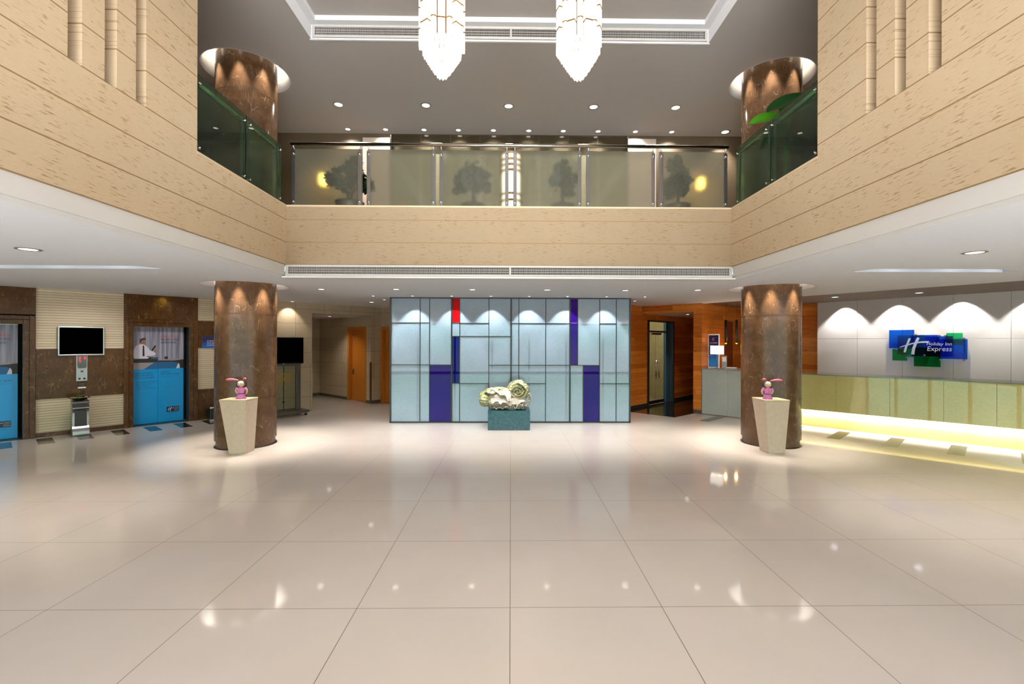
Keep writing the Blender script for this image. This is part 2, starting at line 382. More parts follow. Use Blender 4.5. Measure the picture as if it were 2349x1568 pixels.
UPPER = plain('warm_grey_ceiling_paint', (192, 185, 178), 0.7, var=0.02)
BAYSHADE = plain('bay_ceiling_shade_tone', (128, 112, 96), 0.6, var=0.03)  # unlit look of the bay ceiling put into its colour
BEIGE = plain('beige_wall_paint', (206, 188, 152), 0.6)
DKWALL = plain('brown_mezzanine_paint', (92, 77, 56), 0.6)
GRANITE = mk_marble('dark_granite', (22, 14, 10), (40, 27, 20), (70, 54, 44), 6.0, 0.4, 0.5)
INLAY = mk_marble('dark_floor_inlay', (44, 38, 32), (60, 52, 44), (110, 98, 84), 3.0, 0.4, 0.6)
SKIRT = plain('grey_brown_skirting', (86, 72, 60), 0.3, coat=0.3)
BLACK = plain('black_metal', (22, 22, 24), 0.35)
SCREENB = plain('black_display', (1, 1, 1), 0.4, spec=0.0)
SILVER = plain('silver_metal', (196, 196, 198), 0.28, 1.0)
STEEL = plain('brushed_steel', (150, 150, 154), 0.3, 1.0)
CHROME = plain('polished_chrome', (208, 204, 198), 0.1, 1.0)
BRONZE = plain('dark_bronze_metal', (84, 76, 70), 0.32, 0.8)
GUN = plain('gunmetal', (92, 88, 88), 0.35, 0.7)
BRASS = plain('brass', (190, 150, 90), 0.25, 1.0)
GRILLE = plain('grille_white', (214, 210, 204), 0.5)
DARK = plain('dark_duct', (14, 13, 13), 0.8)
STONEP = mk_marble('pale_pedestal_stone', (224, 200, 174), (234, 212, 188), (176, 146, 120), 4.0, 0.1, 0.5)
STONET = plain('pedestal_cap_stone', (226, 202, 164), 0.25, coat=0.3)
GLASSF = mk_glass_frosted('etched_pale_glass', (0.98, 0.97, 0.90), 0.20, 0.20)
GLASSG = mk_glass_frosted('etched_green_glass', (0.58, 0.84, 0.62), 0.08, 0.14)  # same glass tinted darker, imitating its dim oblique look
CLEAR = mk_clear('clear_green_glass', (0.86, 0.95, 0.90))
SMOKE = mk_clear('tinted_door_glass', (0.66, 0.72, 0.60))
PANE = mk_fabric_glass('woven_white_glass', (168, 186, 200), (120, 136, 148))
PBLUE = mk_fabric_glass('deep_blue_glass', (34, 4, 112), (16, 4, 70), 0.4, 0.3)
PNAVY = mk_fabric_glass('dark_blue_glass', (6, 10, 112), (4, 10, 60), 0.4, 0.3)
PPURP = mk_fabric_glass('indigo_glass', (46, 6, 118), (18, 8, 70), 0.4, 0.3)
PRED = mk_fabric_glass('red_glass', (200, 8, 16), (140, 4, 8), 0.4, 0.3)
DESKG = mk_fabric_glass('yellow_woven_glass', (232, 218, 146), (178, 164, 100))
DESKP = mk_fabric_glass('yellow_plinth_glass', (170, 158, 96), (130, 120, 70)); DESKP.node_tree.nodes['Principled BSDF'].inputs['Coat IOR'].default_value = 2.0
DESKW = mk_fabric_glass('grey_woven_glass', (196, 204, 200), (150, 158, 154))
PANELG = plain('grey_lacquer_panel', (204, 198, 192), 0.3, coat=0.7, var=0.015)
LENS = glow('lamp_lens', (255, 244, 224), 6.0)
RECESSFILL = glow('recess_fill_glow', (255, 246, 232), 4.5)
RINGL = glow('ring_lamp_lens', (255, 244, 224), 3.0)
LENSC = glow('cool_lamp_lens', (236, 242, 255), 6.0)
def opal(name, rgb, lo, hi):
    m = Mat(name); m.p.inputs['Emission Color'].default_value = lin(rgb)
    f = m.noise(m.coord(), 9, 2); m.L(m.math('MULTIPLY_ADD', m.step(f, .35, .65), hi - lo, lo), m.p.inputs['Emission Strength'])
    return m.fin((0.3, 0.28, 0.25, 1), 0.25)
CHGLOW = opal('lit_opal_glass', (255, 248, 236), 0.9, 1.15)
CHROUND = opal('lit_opal_glass_round', (255, 244, 226), 0.8, 1.0)
CRYS = opal('lit_crystal', (255, 250, 242), 0.7, 1.2)
LEAF = plain('dark_green_leaf', (34, 74, 30), 0.4, var=0.35, scale=9)
LEAFB = plain('bright_green_leaf', (70, 140, 20), 0.35, var=0.25, scale=9)
BARK = plain('bark', (92, 74, 56), 0.8, var=0.3)
POT = plain('dark_glazed_pot', (38, 34, 32), 0.3, coat=0.4)

# ================================================================== the setting
ZC, ZB, ZM, ZU = 2.665, 2.715, 3.55, 6.25          # lobby ceiling, desk bay ceiling, mezzanine floor, upper ceiling
XL, XR, YB = -3.285, 3.265, 6.725                  # faces of the atrium opening
YN = -3.0
COLS = ((-4.45, 7.763, 0.457), (4.482, 7.828, 0.4605))
LW = (-8.45, 8.25, 48.7)                           # lift wall: start point and heading
LW2 = (LW[0] + 0.5 * math.sin(math.radians(48.7)), LW[1] - 0.5 * math.cos(math.radians(48.7)), 48.7)   # screen-stand wall, half a metre forward
DW = (6.083, 9.458, -45.2)                         # desk front line
RW = (7.694, 11.374, -56.17)                       # wall behind the desk
WW = (3.03, 11.63, 44.0)                           # cedar wall with the glass door
HW = (4.60, 10.95, -45.2)                          # cedar header beside the small desk
def at(fr3, dx=0.0, dy=0.0): return frame(*fr3, dx, dy)
def put(o, fr3, dx=0.0, dy=0.0):
    l, a = at(fr3, dx, dy); o.location = l; o.rotation_euler = (0, 0, a); return o

# floor: tiles with the dark granite patch and the small dark inlays let into it
floor = struct(MB().box(-11, 11, -6, 17, -0.1, 0).build('floor', FLOOR))
gr = [(2.93, 11.26), (3.763, 10.44), (4.42, 11.0), (7.9, 14.3), (6.4, 15.2), (2.9, 11.8)]
MB().prism(gr, -0.02, 0.002).build('granite_patch', GRANITE, floor)
def inlay(fr3, xs, y0, y1, wd=0.2):
    a = math.radians(fr3[2])
    M = Tr(fr3[0], fr3[1], 0) @ Rz(a)
    for x in xs: MB().box(x, x + wd, y0, y1, -0.02, 0.002, M).build('inlay_tile', INLAY, floor)
inlay((-8.334, 8.143, 48.4), (0, 0.49, 0.985, 1.475, 1.97, 2.46, -0.49, -0.98), -0.63, 0.0)
inlay((5.746, 8.237, -47.5), (0, 0.8, 1.595, 2.39, -0.8), 0.0, 0.92)
inlay((4.172, 10.031, -47.5), (0.0,), 0.0, 0.9)

# lobby ceiling sheet with its openings
def circ(x, y, r, n=48): return [(x + r * math.cos(2 * PI * i / n), y + r * math.sin(2 * PI * i / n)) for i in range(n)]
SLOTL = [(-4.49, 5.95), (-4.62, 5.72), (-8.4, 5.66), (-8.5, 5.99)]
SLOTR = [(4.46, 5.95), (6.46, 5.92), (6.38, 5.66), (4.60, 5.70)]
SLOTR2 = [(4.28, 3.72), (6.3, 3.70), (6.2, 3.44), (4.42, 3.46)]
BAY = [(4.744, 11.09), (5.929, 9.214), (7.666, 6.728), (9.38, 4.27), (10.9, 4.27), (10.9, 15.7), (9.5, 15.7)]
low = MB().sheet([(-11, -5.2), (11, -5.2), (11, 16.5), (-11, 16.5)], [[(XL - 0.07, YN), (XR + 0.07, YN), (XR + 0.07, YB + 0.005), (XL - 0.07, YB + 0.005)], circ(COLS[0][0], COLS[0][1], 0.65), circ(COLS[1][0], COLS[1][1], 0.65), SLOTL, SLOTR, SLOTR2, BAY], ZC)
ceil = struct(low.build('ceiling', WHITE))
struct(MB().sheet([(4.5, 11.2), (5.88, 9.15), (7.6, 6.68), (9.3, 4.2), (11, 4.2), (11, 16), (9.3, 16)], [], ZB).build('ceiling_desk_bay', BAYSHADE))
b = MB(); e1, e2, e3, e0 = BAY[1], BAY[2], BAY[3], BAY[0]
for p, q in ((e0, e1), (e1, e2), (e2, e3)): b.add([(p[0], p[1], ZC), (q[0], q[1], ZC), (q[0], q[1], ZB), (p[0], p[1], ZB)], [(0, 1, 2, 3)])
struct(b.build('trim_1', BRASS))
# light slots pressed into the ceiling
def slot(name, poly):
    n = len(poly); b = MB(); d = 0.13
    for i in range(n):
        p, q = poly[i], poly[(i + 1) % n]
        b.add([(p[0], p[1], ZC), (q[0], q[1], ZC), (q[0], q[1], ZC + d), (p[0], p[1], ZC + d)], [(0, 1, 2, 3)])
    b.sheet(poly, [], ZC + d)
    return struct(b.build(name, plain('slot_paint', (196, 200, 206), .6, var=.02)))
slot('ceiling_light_slot', SLOTL); slot('ceiling_light_slot', SLOTR); slot('ceiling_light_slot', SLOTR2)
# atrium walls clad in travertine
def side(name, x0, x1, slots, mat, slotmat):
    b = MB().box(x0, x1, YN, 4.83, 2.853, 3.838)
    ys = [YN] + [v for s_ in slots for v in s_] + [4.83]
    for i in range(0, len(ys), 2): b.box(x0, x1, ys[i], ys[i + 1], 3.838, ZU + 0.02)
    b.box(x0, x1, 4.83, YB + (0.17), 2.853, 3.70)
    o = struct(b.build(name, mat))
    back = (x0, x0 + 0.08) if x0 < 0 else (x1 - 0.08, x1)
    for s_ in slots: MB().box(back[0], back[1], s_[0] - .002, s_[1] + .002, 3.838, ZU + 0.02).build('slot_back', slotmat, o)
    return o
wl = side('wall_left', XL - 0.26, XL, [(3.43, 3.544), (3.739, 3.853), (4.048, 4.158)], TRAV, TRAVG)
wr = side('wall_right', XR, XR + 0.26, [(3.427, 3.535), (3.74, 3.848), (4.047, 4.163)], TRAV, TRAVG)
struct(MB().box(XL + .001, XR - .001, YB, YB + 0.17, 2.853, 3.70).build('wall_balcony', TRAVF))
struct(MB().box(XL - 0.26, XL + 0.008, 4.83, YB + 0.178, 3.70, 3.724).build('trim_2', CAP))
struct(MB().box(XR - 0.008, XR + 0.26, 4.83, YB + 0.178, 3.70, 3.724).build('trim_3', CAP))
struct(MB().box(XL + .009, XR - .009, YB - 0.008, YB + 0.178, 3.70, 3.724).build('trim_4', CAP))
# white bands under the stone, with a quarter-round groove above the ceiling
def fascia(name, x, sgn):
    b = MB()
    xa = x + sgn * 0.02
    b.add([(xa, YN, 2.853), (xa, YB, 2.853), (xa, YB, 2.70), (xa, YN, 2.70)], [(0, 1, 2, 3) if sgn > 0 else (3, 2, 1, 0)])
    pr = [(xa, 2.70), (xa + sgn * 0.03, 2.70), (xa + sgn * 0.036, 2.688), (xa + sgn * 0.05, ZC)]
    for (p, q) in zip(pr, pr[1:]): b.add([(p[0], YN, p[1]), (p[0], YB + 0.03, p[1]), (q[0], YB + 0.03, q[1]), (q[0], YN, q[1])], [(0, 1, 2, 3)])
    b.add([(xa, YN, 2.853), (xa, YB, 2.853), (x + sgn * 0.26, YB, 2.853), (x + sgn * 0.26, YN, 2.853)], [(0, 1, 2, 3)])
    return struct(b.build(name, WHITEG))
fascia('trim_5', XL, -1); fascia('trim_6', XR, 1)
struct(MB().box(XL - 0.02, XR + 0.02, YB + 0.012, YB + 0.15, 2.68, 2.853).box(XL - 0.055, XR + 0.055, YB - 0.014, YB + 0.15, ZC - 0.004, 2.686).build('trim_7', WHITEG))
# mezzanine slab, its outer walls, the upper ceiling with the sunken tray
struct(MB().box(-8, XL - 0.26, YN, 10.3, 3.3, ZM).box(XR + 0.26, 8, YN, 10.3, 3.3, ZM).box(XL - 0.26, XR + 0.26, YB + 0.17, 10.3, 3.3, ZM).build('floor_mezzanine', plain('mezzanine_floor', (64, 54, 44), 0.25)))
struct(MB().box(-8, 8, 10.0, 10.3, ZM, ZU).build('wall_mezzanine_back', DKWALL))
struct(MB().box(-3.2, -2.62, 9.9, 10.0, ZM, 6.12).box(2.54, 3.15, 9.9, 10.0, ZM, 6.14).build('wall_mezzanine_pier', plain('grey_pier_paint', (196, 178, 160), 0.6)))
struct(MB().box(-2.6, 2.53, 9.96, 9.99, ZM, 5.8).build('wall_mezzanine_brightener', plain('cream_panel', (226, 220, 196), .5)))  # added pale panel, brightening the view through the balcony glass
struct(MB().box(-8.2, -8, YN, 10.3, ZM, ZU).build('wall_mezzanine_left', DKWALL)); struct(MB().box(8, 8.2, YN, 10.3, ZM, ZU).build('wall_mezzanine_right', DKWALL))
struct(MB().box(-8.2, 8.2, YN - 0.2, YN, 2.853, 6.9).build('wall_atrium_near', CAP))
TX0, TX1, TY0, TY1 = -2.995, 2.98, -1.6, 6.87
struct(MB().sheet([(-8.2, YN), (8.2, YN), (8.2, 10.3), (-8.2, 10.3)], [[(TX0, TY0), (TX1, TY0), (TX1, TY1), (TX0, TY1)], circ(COLS[0][0], COLS[0][1], 0.655), circ(COLS[1][0], COLS[1][1], 0.655)], ZU).build('ceiling_upper', UPPER))
tb = MB()
def ring4(x0, x1, y0, y1, z): return [(x0, y0, z), (x1, y0, z), (x1, y1, z), (x0, y1, z)]
lv = [ring4(TX0, TX1, TY0, TY1, ZU), ring4(TX0, TX1, TY0, TY1, 6.46), ring4(TX0 + .10, TX1 - .10, TY0 + .10, TY1 - .10, 6.462), ring4(TX0 + .10, TX1 - .10, TY0 + .10, TY1 - .10, 6.535)]
for a_, b_ in zip(lv, lv[1:]):
    for i in range(4): tb.add([a_[i], a_[(i + 1) % 4], b_[(i + 1) % 4], b_[i]], [(0, 1, 2, 3)])
struct(tb.build('ceiling_tray_edge', WHITE))
struct(MB().box(TX0 + .10, TX1 - .10, TY0 + .10, TY1 - .10, 6.535, 6.6).build('ceiling_tray', UPPER))
struct(MB().box(TX0 - 0.02, TX1 + 0.02, TY1 + 0.001, TY1 + 0.03, ZU - 0.012, ZU + 0.004).build('trim_8', WHITE))
# outer shell and the glazed entrance behind the camera
struct(MB().box(-11.2, -11, -5.2, 16.5, 0, 3.0).build('wall_far_left', BEIGE)); struct(MB().box(11, 11.2, -5.2, 16.5, 0, 3.0).build('wall_far_right', BEIGE))
struct(MB().box(-11, 11, 16.5, 16.7, 0, 3.0).build('wall_far_back', BEIGE))
fx = MB()
for i in range(12): fx.box(-11 + 2 * i - 0.04, -11 + 2 * i + 0.04, -5.26, -5.14, 0, ZC)
fx.box(-11, 11, -5.26, -5.14, 0, 0.08).box(-11, 11, -5.26, -5.14, ZC - 0.1, ZC + 0.4).box(-11, 11, -5.24, -5.16, 2.15, 2.2)
struct(fx.build('window_1', BRONZE))

# ---- round stone columns through both storeys
def column(i, label):
    x, y, r = COLS[i]
    t = thing('marble_column', label, 'column', (x, y, 0), 0.0, 'marble columns beside the atrium')
    def shaft(zs, z0, z1):
        b = MB(); zz = [z0] + [v for z in zs for v in (z - .004, z + .004)] + [z1]
        for i in range(0, len(zz), 2): b.lathe([(r, zz[i]), (r, zz[i + 1])], 96)
        for z in zs: b.lathe([(r - .008, z - .005), (r - .008, z + .005)], 96)
        b.lathe([(r, z0), (r - .04, z0)], 96)
        return b
    shaft((0.81, 1.49, 2.17), 0.115, ZC + 0.28).build('shaft', MARB, t)
    shaft((4.40, 5.08, 5.76), ZM - 0.1, ZU + 0.28).build('shaft', MARB, t)
    MB().lathe([(r - 0.022, 0.0), (r - 0.022, 0.118)], 96).build('plinth', MARB, t)
    MB().lathe([(r + 0.004, 0.0), (r + 0.004, 0.008), (r - 0.03, 0.008)], 96).build('floor_ring', BRONZE, t)
    return t
column(0, 'left round brown marble column behind the pedestal near the lifts')
column(1, 'right round brown marble column behind the pedestal near reception')
def ring_light(i, z, label, nb=8, low_=True):
    x, y, r = COLS[i]; R = 0.65
    t = thing('ceiling_ring_light', label, 'ceiling light', (x, y, z), 0.0, 'ring lights around the columns')
    MB().lathe([(R + 0.012, -0.003), (R, -0.003), (R, 0.24), (r + 0.002, 0.28)], 72).build('reflector', WHITEG, t)
    MB().lathe([(r + .012, 0.165), (r + .012, 0.25)], 48).build('recess_fill_band', RECESSFILL, t)  # added hidden glowing band, brightening the recess
    for k in range(nb):
        a = 2 * PI * (k + 0.35) / nb; px, py = 0.555 * math.cos(a), 0.555 * math.sin(a)
        l = MB().lathe([(0.0001, 0.10), (0.026, 0.105), (0.034, 0.13), (0.034, 0.24)], 14, Tr(px, py, 0)).build('lamp', RINGL, t)
        spot('ring_lamp_beam', (px, py, 0.09), P_RING, WARM if low_ else NEUT, 0.95, 0.7, 0.03, None, t)
        if low_: point('ring_lamp_glow', (px, py, 0.12), 0.9, NEUT, 0.13, t)
ring_light(0, ZC, 'ring light around the left marble column, in the low white ceiling')
ring_light(1, ZC, 'ring light around the right marble column, in the low white ceiling')
ring_light(0, ZU, 'ring light around the left marble column, in the high upper ceiling', low_=False)
ring_light(1, ZU, 'ring light around the right marble column, in the high upper ceiling', low_=False)

# ---- lift wall (left): ribbed travertine, marble bands, two lift fronts
def lw(o, dx=0.0, dy=0.0): return put(o, LW, dx, dy)
wb = MB().box(-3.5, -1.24, 0, 0.3, 0, ZC + .05).box(0, 1.2, 0, 0.3, 0, ZC + .05).box(2.44, 3.35, 0, 0.3, 0, ZC + .05)
liftwall = struct(lw(wb.build('wall_lift', STRIPE)))
mb = MB()
mb.box(0, 1.2, -0.012, 0, 0.68, 1.58).box(0, 1.2, -0.012, 0, 0, 0.08)
mb.box(2.44, 3.35, -0.012, 0, 1.57, 2.17).box(2.44, 3.35, -0.012, 0, 0, 0.67)
mb.box(-3.5, -1.24, -0.012, 0, 0.68, 1.58).box(-3.5, -1.24, -0.012, 0, 0, 0.08)
mb.build('marble_band', MARBW, liftwall)
struct(lw(MB().box(-1.24, 0, -0.02, 0.3, 2.19, ZC + .05).box(1.2, 2.44, -0.02, 0.3, 2.17, ZC + .05).build('wall_lift_header', MARBW)))
struct(lw(MB().box(3.33, 3.37, -0.5, 0.3, 0, ZC).build('wall_return', LIME)))
struct(lw(MB().box(-3.5, 3.35, 0.32, 0.36, 0, ZC).build('wall_lift_shaft', DARK)))

# ---- screen-stand wall, hall opening and the doors round the left back corner
def l2(o, dx=0.0, dy=0.0): return put(o, LW2, dx, dy)
struct(l2(MB().box(3.3, 4.73, 0, 0.2, 0, ZC).box(4.73, 6.37, 0, 0.2, 2.42, ZC).box(6.37, 6.69, 0, 0.12, 0, ZC).build('wall_left_back', LIME)))
dA, dB = 0.30, 1.15                                       # door opening in the hall side wall
struct(l2(MB().box(6.37, 6.5, 0.12, dA, 0, 2.42).box(6.37, 6.5, dB, 3.0, 0, 2.42).box(6.37, 6.5, dA, dB, 2.06, 2.42).box(6.37, 6.5, 3.0, 3.2, 0, 2.42).box(4.6, 6.37, 2.95, 3.1, 0, 2.42).box(4.6, 4.73, 0.2, 2.95, 0, 2.42).build('wall_hall', LIME)))
struct(l2(MB().box(4.6, 6.5, 0.12, 3.1, 2.42, 2.5).build('ceiling_hall', WHITE)))
struct(l2(MB().box(6.69, 6.82, -2.6, -1.02, 0, ZC).box(6.69, 6.82, -1.02, 0.12, 2.06, ZC).build('wall_corner', LIME)))
struct(l2(MB().box(6.362, 6.37, 0.0, dA - .08, 0, 0.085).box(6.362, 6.37, dB + .08, 2.95, 0, 0.085).box(4.73, 6.36, 2.94, 2.95, 0, 0.085).box(6.365, 6.69, -0.01, 0, 0, 0.085).build('baseboard_hall', SKIRT)))
struct(l2(MB().box(6.345, 6.385, -0.02, 0.02, 0.085, 1.145).build('trim_9', plain('brown_corner_guard', (84, 58, 34), 0.4))))
struct(l2(MB().box(4.69, 4.735, -0.018, 0.01, 0.02, 1.15).build('trim_10', LIME)))
def door_left(name, x0, fr_mat, handle_y):
    """oak door in a deep frame, local x along the opening"""
    t = struct(bpy.data.objects.new(name, None)); C.objects.link(t)
    f = MB()
    f.box(-0.07, 0.02, -0.02, 0.14, 0, 2.13).box(x0 - 0.02, x0 + 0.07, -0.02, 0.14, 0, 2.13).box(0.02, x0 - 0.02, -0.02, 0.14, 2.05, 2.13)
    f.build('door_frame', WOODD, t, bevel=0.004)
    d = MB().box(0.02, x0 - 0.02, 0.095, 0.135, 0.012, 2.05).build('door_leaf', WOODD, t)
    h = MB(); h.bbox(handle_y - .018, handle_y + .018, 0.085, 0.095, 0.76, 0.92, 0.003); h.tube([(handle_y, 0.09, 0.86), (handle_y, 0.05, 0.86), (handle_y + .1, 0.05, 0.86)], 0.008); h.cyl(0.012, 0, 0.02, 12, M=Tr(handle_y, 0.075, 0.80) @ Rx(PI / 2))
    h.build('door_handle', BRONZE, d)
    return t
d2 = door_left('door_2', dB - dA, WOODD, 0.08)
l, a = at(LW2, 6.37, dB); d2.location = l; d2.rotation_euler = (0, 0, a - PI / 2)
d3 = door_left('door_3', 0.95, WOODD, 0.86)
l, a = at(LW2, 6.69, -0.075); d3.location = l; d3.rotation_euler = (0, 0, a - PI / 2)
dk = struct(l2(MB().box(4.86, 5.30, 2.90, 2.945, 0, 2.0).build('door_4', plain('navy_door_paint', (14, 16, 52), 0.4))))

# ---- cedar corner (right back): wall with glass doors, header, divider
def ww(o, dx=0.0, dy=0.0): return put(o, WW, dx, dy)
D0, D1, DH = 0.888, 2.40, 2.31
struct(ww(MB().box(-2.6, D0, 0, 0.16, 0, ZC).box(D0, D1, 0, 0.16, DH, ZC).box(D1, 4.0, 0, 0.16, 0, ZC).build('wall_cedar', WOOD)))
struct(ww(MB().box(-2.6, D0, -0.012, 0, 0, 0.08).box(D1, 3.9, -0.012, 0, 0, 0.08).build('baseboard_cedar', DARK)))
struct(put(MB().box(-1.56, -0.207, 0, 0.14, 2.46, ZC).box(-0.207, 0, 0, 0.14, 0.09, ZC).build('wall_cedar_header', WOOD), HW))
struct(put(MB().box(-0.207, 0, 0.0, 0.14, 0, 0.09).build('baseboard_pillar', SKIRT), HW))
struct(put(MB().box(-0.207, -0.001, 0.14, 3.6, 0, ZB + .03).build('wall_cedar_divider', WOOD), HW))
struct(put(MB().box(-1.75, -0.1, 0.14, 3.7, 2.46, 2.52).build('ceiling_porch', WHITE), HW))
struct(put(MB().box(-1.75, 0, 3.5, 3.6, 0, 2.5).build('wall_porch_end', WOOD), HW))
struct(ww(MB().box(0.3, 3.4, 1.5, 1.6, 0, 2.6).box(0.2, 0.3, 0.16, 1.6, 0, 2.6).box(3.4, 3.5, 0.16, 1.6, 0, 2.6).build('wall_behind_doors', BEIGE)))
struct(ww(MB().box(0.2, 3.5, 0.16, 1.6, 2.6, 2.65).build('ceiling_behind_doors', WHITE)))
point('corridor_light', at(WW, 1.7, 0.9)[0][:2] + (2.35,), 60, NEUT, 0.1)
# niche in the divider, seen over the small desk
nich = put(MB().box(0, 0.012, 1.46, 2.03, 0, 2.27).build('wall_cedar_niche', mk_wood('dark_cedar', (58, 20, 6), (96, 38, 10), (126, 56, 18))), HW); struct(nich)

# ---- wall behind reception
def rw(o, dx=0.0, dy=0.0): return put(o, RW, dx, dy)
pj = [0.0, 0.851, 1.694, 2.52, 3.337, 4.16, 5.0]
pw = MB()
for p, q in zip(pj, pj[1:]): pw.bbox(p + .002, q - .002, 0, 0.05, 0, 1.812, 0.002).bbox(p + .002, q - .002, 0, 0.05, 1.816, ZB, 0.002)
struct(rw(pw.build('wall_reception', PANELG)))
struct(rw(MB().box(-2.2, 5.2, 0.2, 0.35, 0, ZB).build('wall_reception_back', WOOD)))
struct(rw(MB().box(-0.02, 0.0, 0.05, 0.2, 0, ZB).build('trim_11', BRASS)))

# ================================================================== things
ORD = ('first', 'second', 'third', 'fourth', 'fifth', 'sixth', 'seventh', 'eighth', 'ninth', 'tenth')
# ---- recessed downlights: a trim ring with a lens, and its spotlight
def downlight(x, y, z, label, group, energy, color, r=0.06, size=1.65, lens=LENS, aim=(0, 0, -1), blend=0.8, shade=True):
    t = tag(MB().lathe([(r * 1.35, -0.001), (r * 1.3, -0.006), (r, -0.006), (r * 0.96, 0.0), (r * 0.9, 0.03)], 28).build('downlight', SILVER if shade else WHITEG), label, 'ceiling light', group)
    t.location = (x, y, z)
    MB().lathe([(0.0001, -0.004), (r * 0.97, -0.003), (r * 0.99, -0.001)], 24).build('lens', lens, t)
    if energy: spot('downlight_beam', (0, 0, -0.02), energy, color, size, blend, max(.03, r), aim, t)
    return t
for i, x in enumerate((-3.3, -1.635, -0.05, 1.584, 3.172)):
    downlight(x, 8.78, ZU, '%s downlight from the left in the front row of five on the upper ceiling' % ORD[i], 'front row on the upper ceiling', P_UP, WARM, 0.075, 2.5)
for i, x in enumerate((-3.484, -2.683, -1.864, -1.13, -0.381, 0.377, 1.117, 1.867, 2.671, 3.456)):
    downlight(x, 9.80, ZU, '%s small downlight from the left in the back row of ten on the upper ceiling' % ORD[i], 'back row on the upper ceiling', P_UP * 0.35, NEUT, 0.05, 2.3)
downlight(4.605, 9.78, ZU, 'single warm downlight on the upper ceiling, next to the right column', 'back row on the upper ceiling', P_UP, WARM, 0.075)
for i, (x, y) in enumerate(((-3.4, 8.25), (-2.05, 8.2), (-0.69, 8.22), (0.655, 8.21), (2.07, 8.23), (3.35, 8.15))):
    downlight(x, y, ZC, '%s downlight from the left in the row of six between balcony and glass screen' % ORD[i], 'downlights before the glass screen', P_LOW, WARM if i == 5 else NEUT, 0.055)
for i, x in enumerate((-2.02, -1.215, -0.41, 0.38, 1.17, 1.98)):
    downlight(x, 9.42, ZC, '%s small cool spotlight from the left washing the top of the glass screen' % ORD[i], 'spotlights over the glass screen', P_WASH, COOL, 0.035, 1.25, LENSC, (0, 0.36, -1), 0.35)
downlight(-4.89, 4.7, ZC, 'warm downlight in the left lobby ceiling beside the light slot', 'single lobby downlights', P_LOW, WARM, 0.075)
downlight(4.75, 4.62, ZC, 'warm downlight in the right lobby ceiling beside the light slot', 'single lobby downlights', P_LOW, WARM, 0.075)
downlight(5.55, 4.52, ZC, 'unlit downlight at the right edge of the lobby ceiling', 'single lobby downlights', 0, WARM, 0.075, lens=plain('dull_lens', (190, 184, 176), 0.3))
downlight(7.3, 6.0, ZC, 'added unseen downlight in the right lobby ceiling, brightening the desk', 'single lobby downlights', 130, WARM, 0.075)  # added out of view to brighten the desk front
downlight(-7.4, 5.6, ZC, 'added unseen downlight in the left lobby ceiling toward the entrance', 'single lobby downlights', 100, WARM, 0.075)  # added out of view as extra light, mirroring the right one
l = at(LW2, 4.15, -0.22)[0]
downlight(l[0], l[1], ZC, 'small spotlight washing the limestone wall above the black screen on a stand', 'spotlights at the back walls', 26, WARM, 0.04, 1.5, LENS, tuple(0.38 * v for v in (-0.751, 0.66)) + (-1,), 0.5)
for (x, y, n) in ((-2.83, 9.45, 'cool spotlight left of the glass screen, in line with its wash lights'), (-2.84, 10.3, 'cool spotlight left of the glass screen, farther back'), (2.78, 9.43, 'cool spotlight right of the glass screen, in line with its wash lights'), (2.83, 10.4, 'cool spotlight right of the glass screen, farther back')):
    downlight(x, y, ZC, n, 'spotlights beside the glass screen', 60, NEUT, 0.035, 1.8, LENSC, (.25 if x > 0 else 0, .1, -1))
downlight(-3.33, 10.98, ZC, 'warm downlight in the left back corner above the hall', 'spotlights at the back walls', 14, WARM, 0.055)
l = at(LW2, 5.7, 1.0)[0]; downlight(l[0], l[1], 2.42, 'warm downlight in the hall ceiling behind the stone header', 'spotlights at the back walls', 60, WARM, 0.055, 2.1)
l = at(HW, -0.75, 0.9)[0]; downlight(l[0], l[1], 2.46, 'warm downlight in the cedar porch before the glass doors', 'spotlights at the back walls', 80, WARM, 0.055)
for i, (x, y) in enumerate(((7.05, 9.85), (8.06, 8.92))):
    downlight(x, y, ZB, '%s cool downlight in the dim ceiling strip over the reception desk, from the left' % ORD[i], 'downlights over the reception desk', 26, COOL, 0.06, 1.7, LENSC)
for i, s_ in enumerate((0.614, 1.63, 2.653, 3.68)):
    l, a = at(RW, s_, -0.20)
    downlight(l[0], l[1], ZB, '%s small spotlight from the left grazing the grey panels behind reception' % ORD[i], 'spotlights grazing the reception panels', P_RECEP, NEUT, 0.02, 1.62, LENS, (-math.sin(a) * 0.13, math.cos(a) * 0.13, -1), 0.35)
# lamps hidden in the ceiling slots, seen as three soft glows each
def slotlamps(x, ys, label, y=6.2):
    for i, xx in enumerate(x):
        t = tag(MB().lathe([(0.0001, 0), (0.018, 0), (0.018, 0.03)], 16).build('slot_lamp', RINGL), label % ORD[i], 'ceiling light', 'lamps in the ceiling slots')
        t.location = (xx, ys, ZC + 0.085)
        point('slot_lamp_light', (0, 0, -0.03), 0.16, COOL, 0.03, t)
slotlamps((-6.62, -5.80, -5.05), 5.82, '%s lamp from the left in the long left ceiling slot')
slotlamps((5.02, 5.78, 6.3), 5.82, '%s lamp from the left in the long right ceiling slot')
# over the lift wall: greenish spots without fixtures lighting the marble headers
for i, s_ in enumerate((-0.62, 1.82)):
    l, a = at(LW, s_, -0.1)
    spot('lift_header_light', (l[0], l[1], ZC - 0.02), 5, (0.85, 1.0, 0.25), 2.4, 0.9, 0.06, (-math.sin(a) * .2, math.cos(a) * .2, -1))
for (s_, p_) in ((0.6, 80), (-2.2, 80), (2.2, 55)):  # added fill spots without fixtures, brightening the lift wall
    l, a = at(LW, s_, -1.3); spot('lift_wall_fill', (l[0], l[1], ZC - 0.02), p_, NEUT, 2.0, 0.9, 0.06, (-math.sin(a) * .55, math.cos(a) * .55, -1))

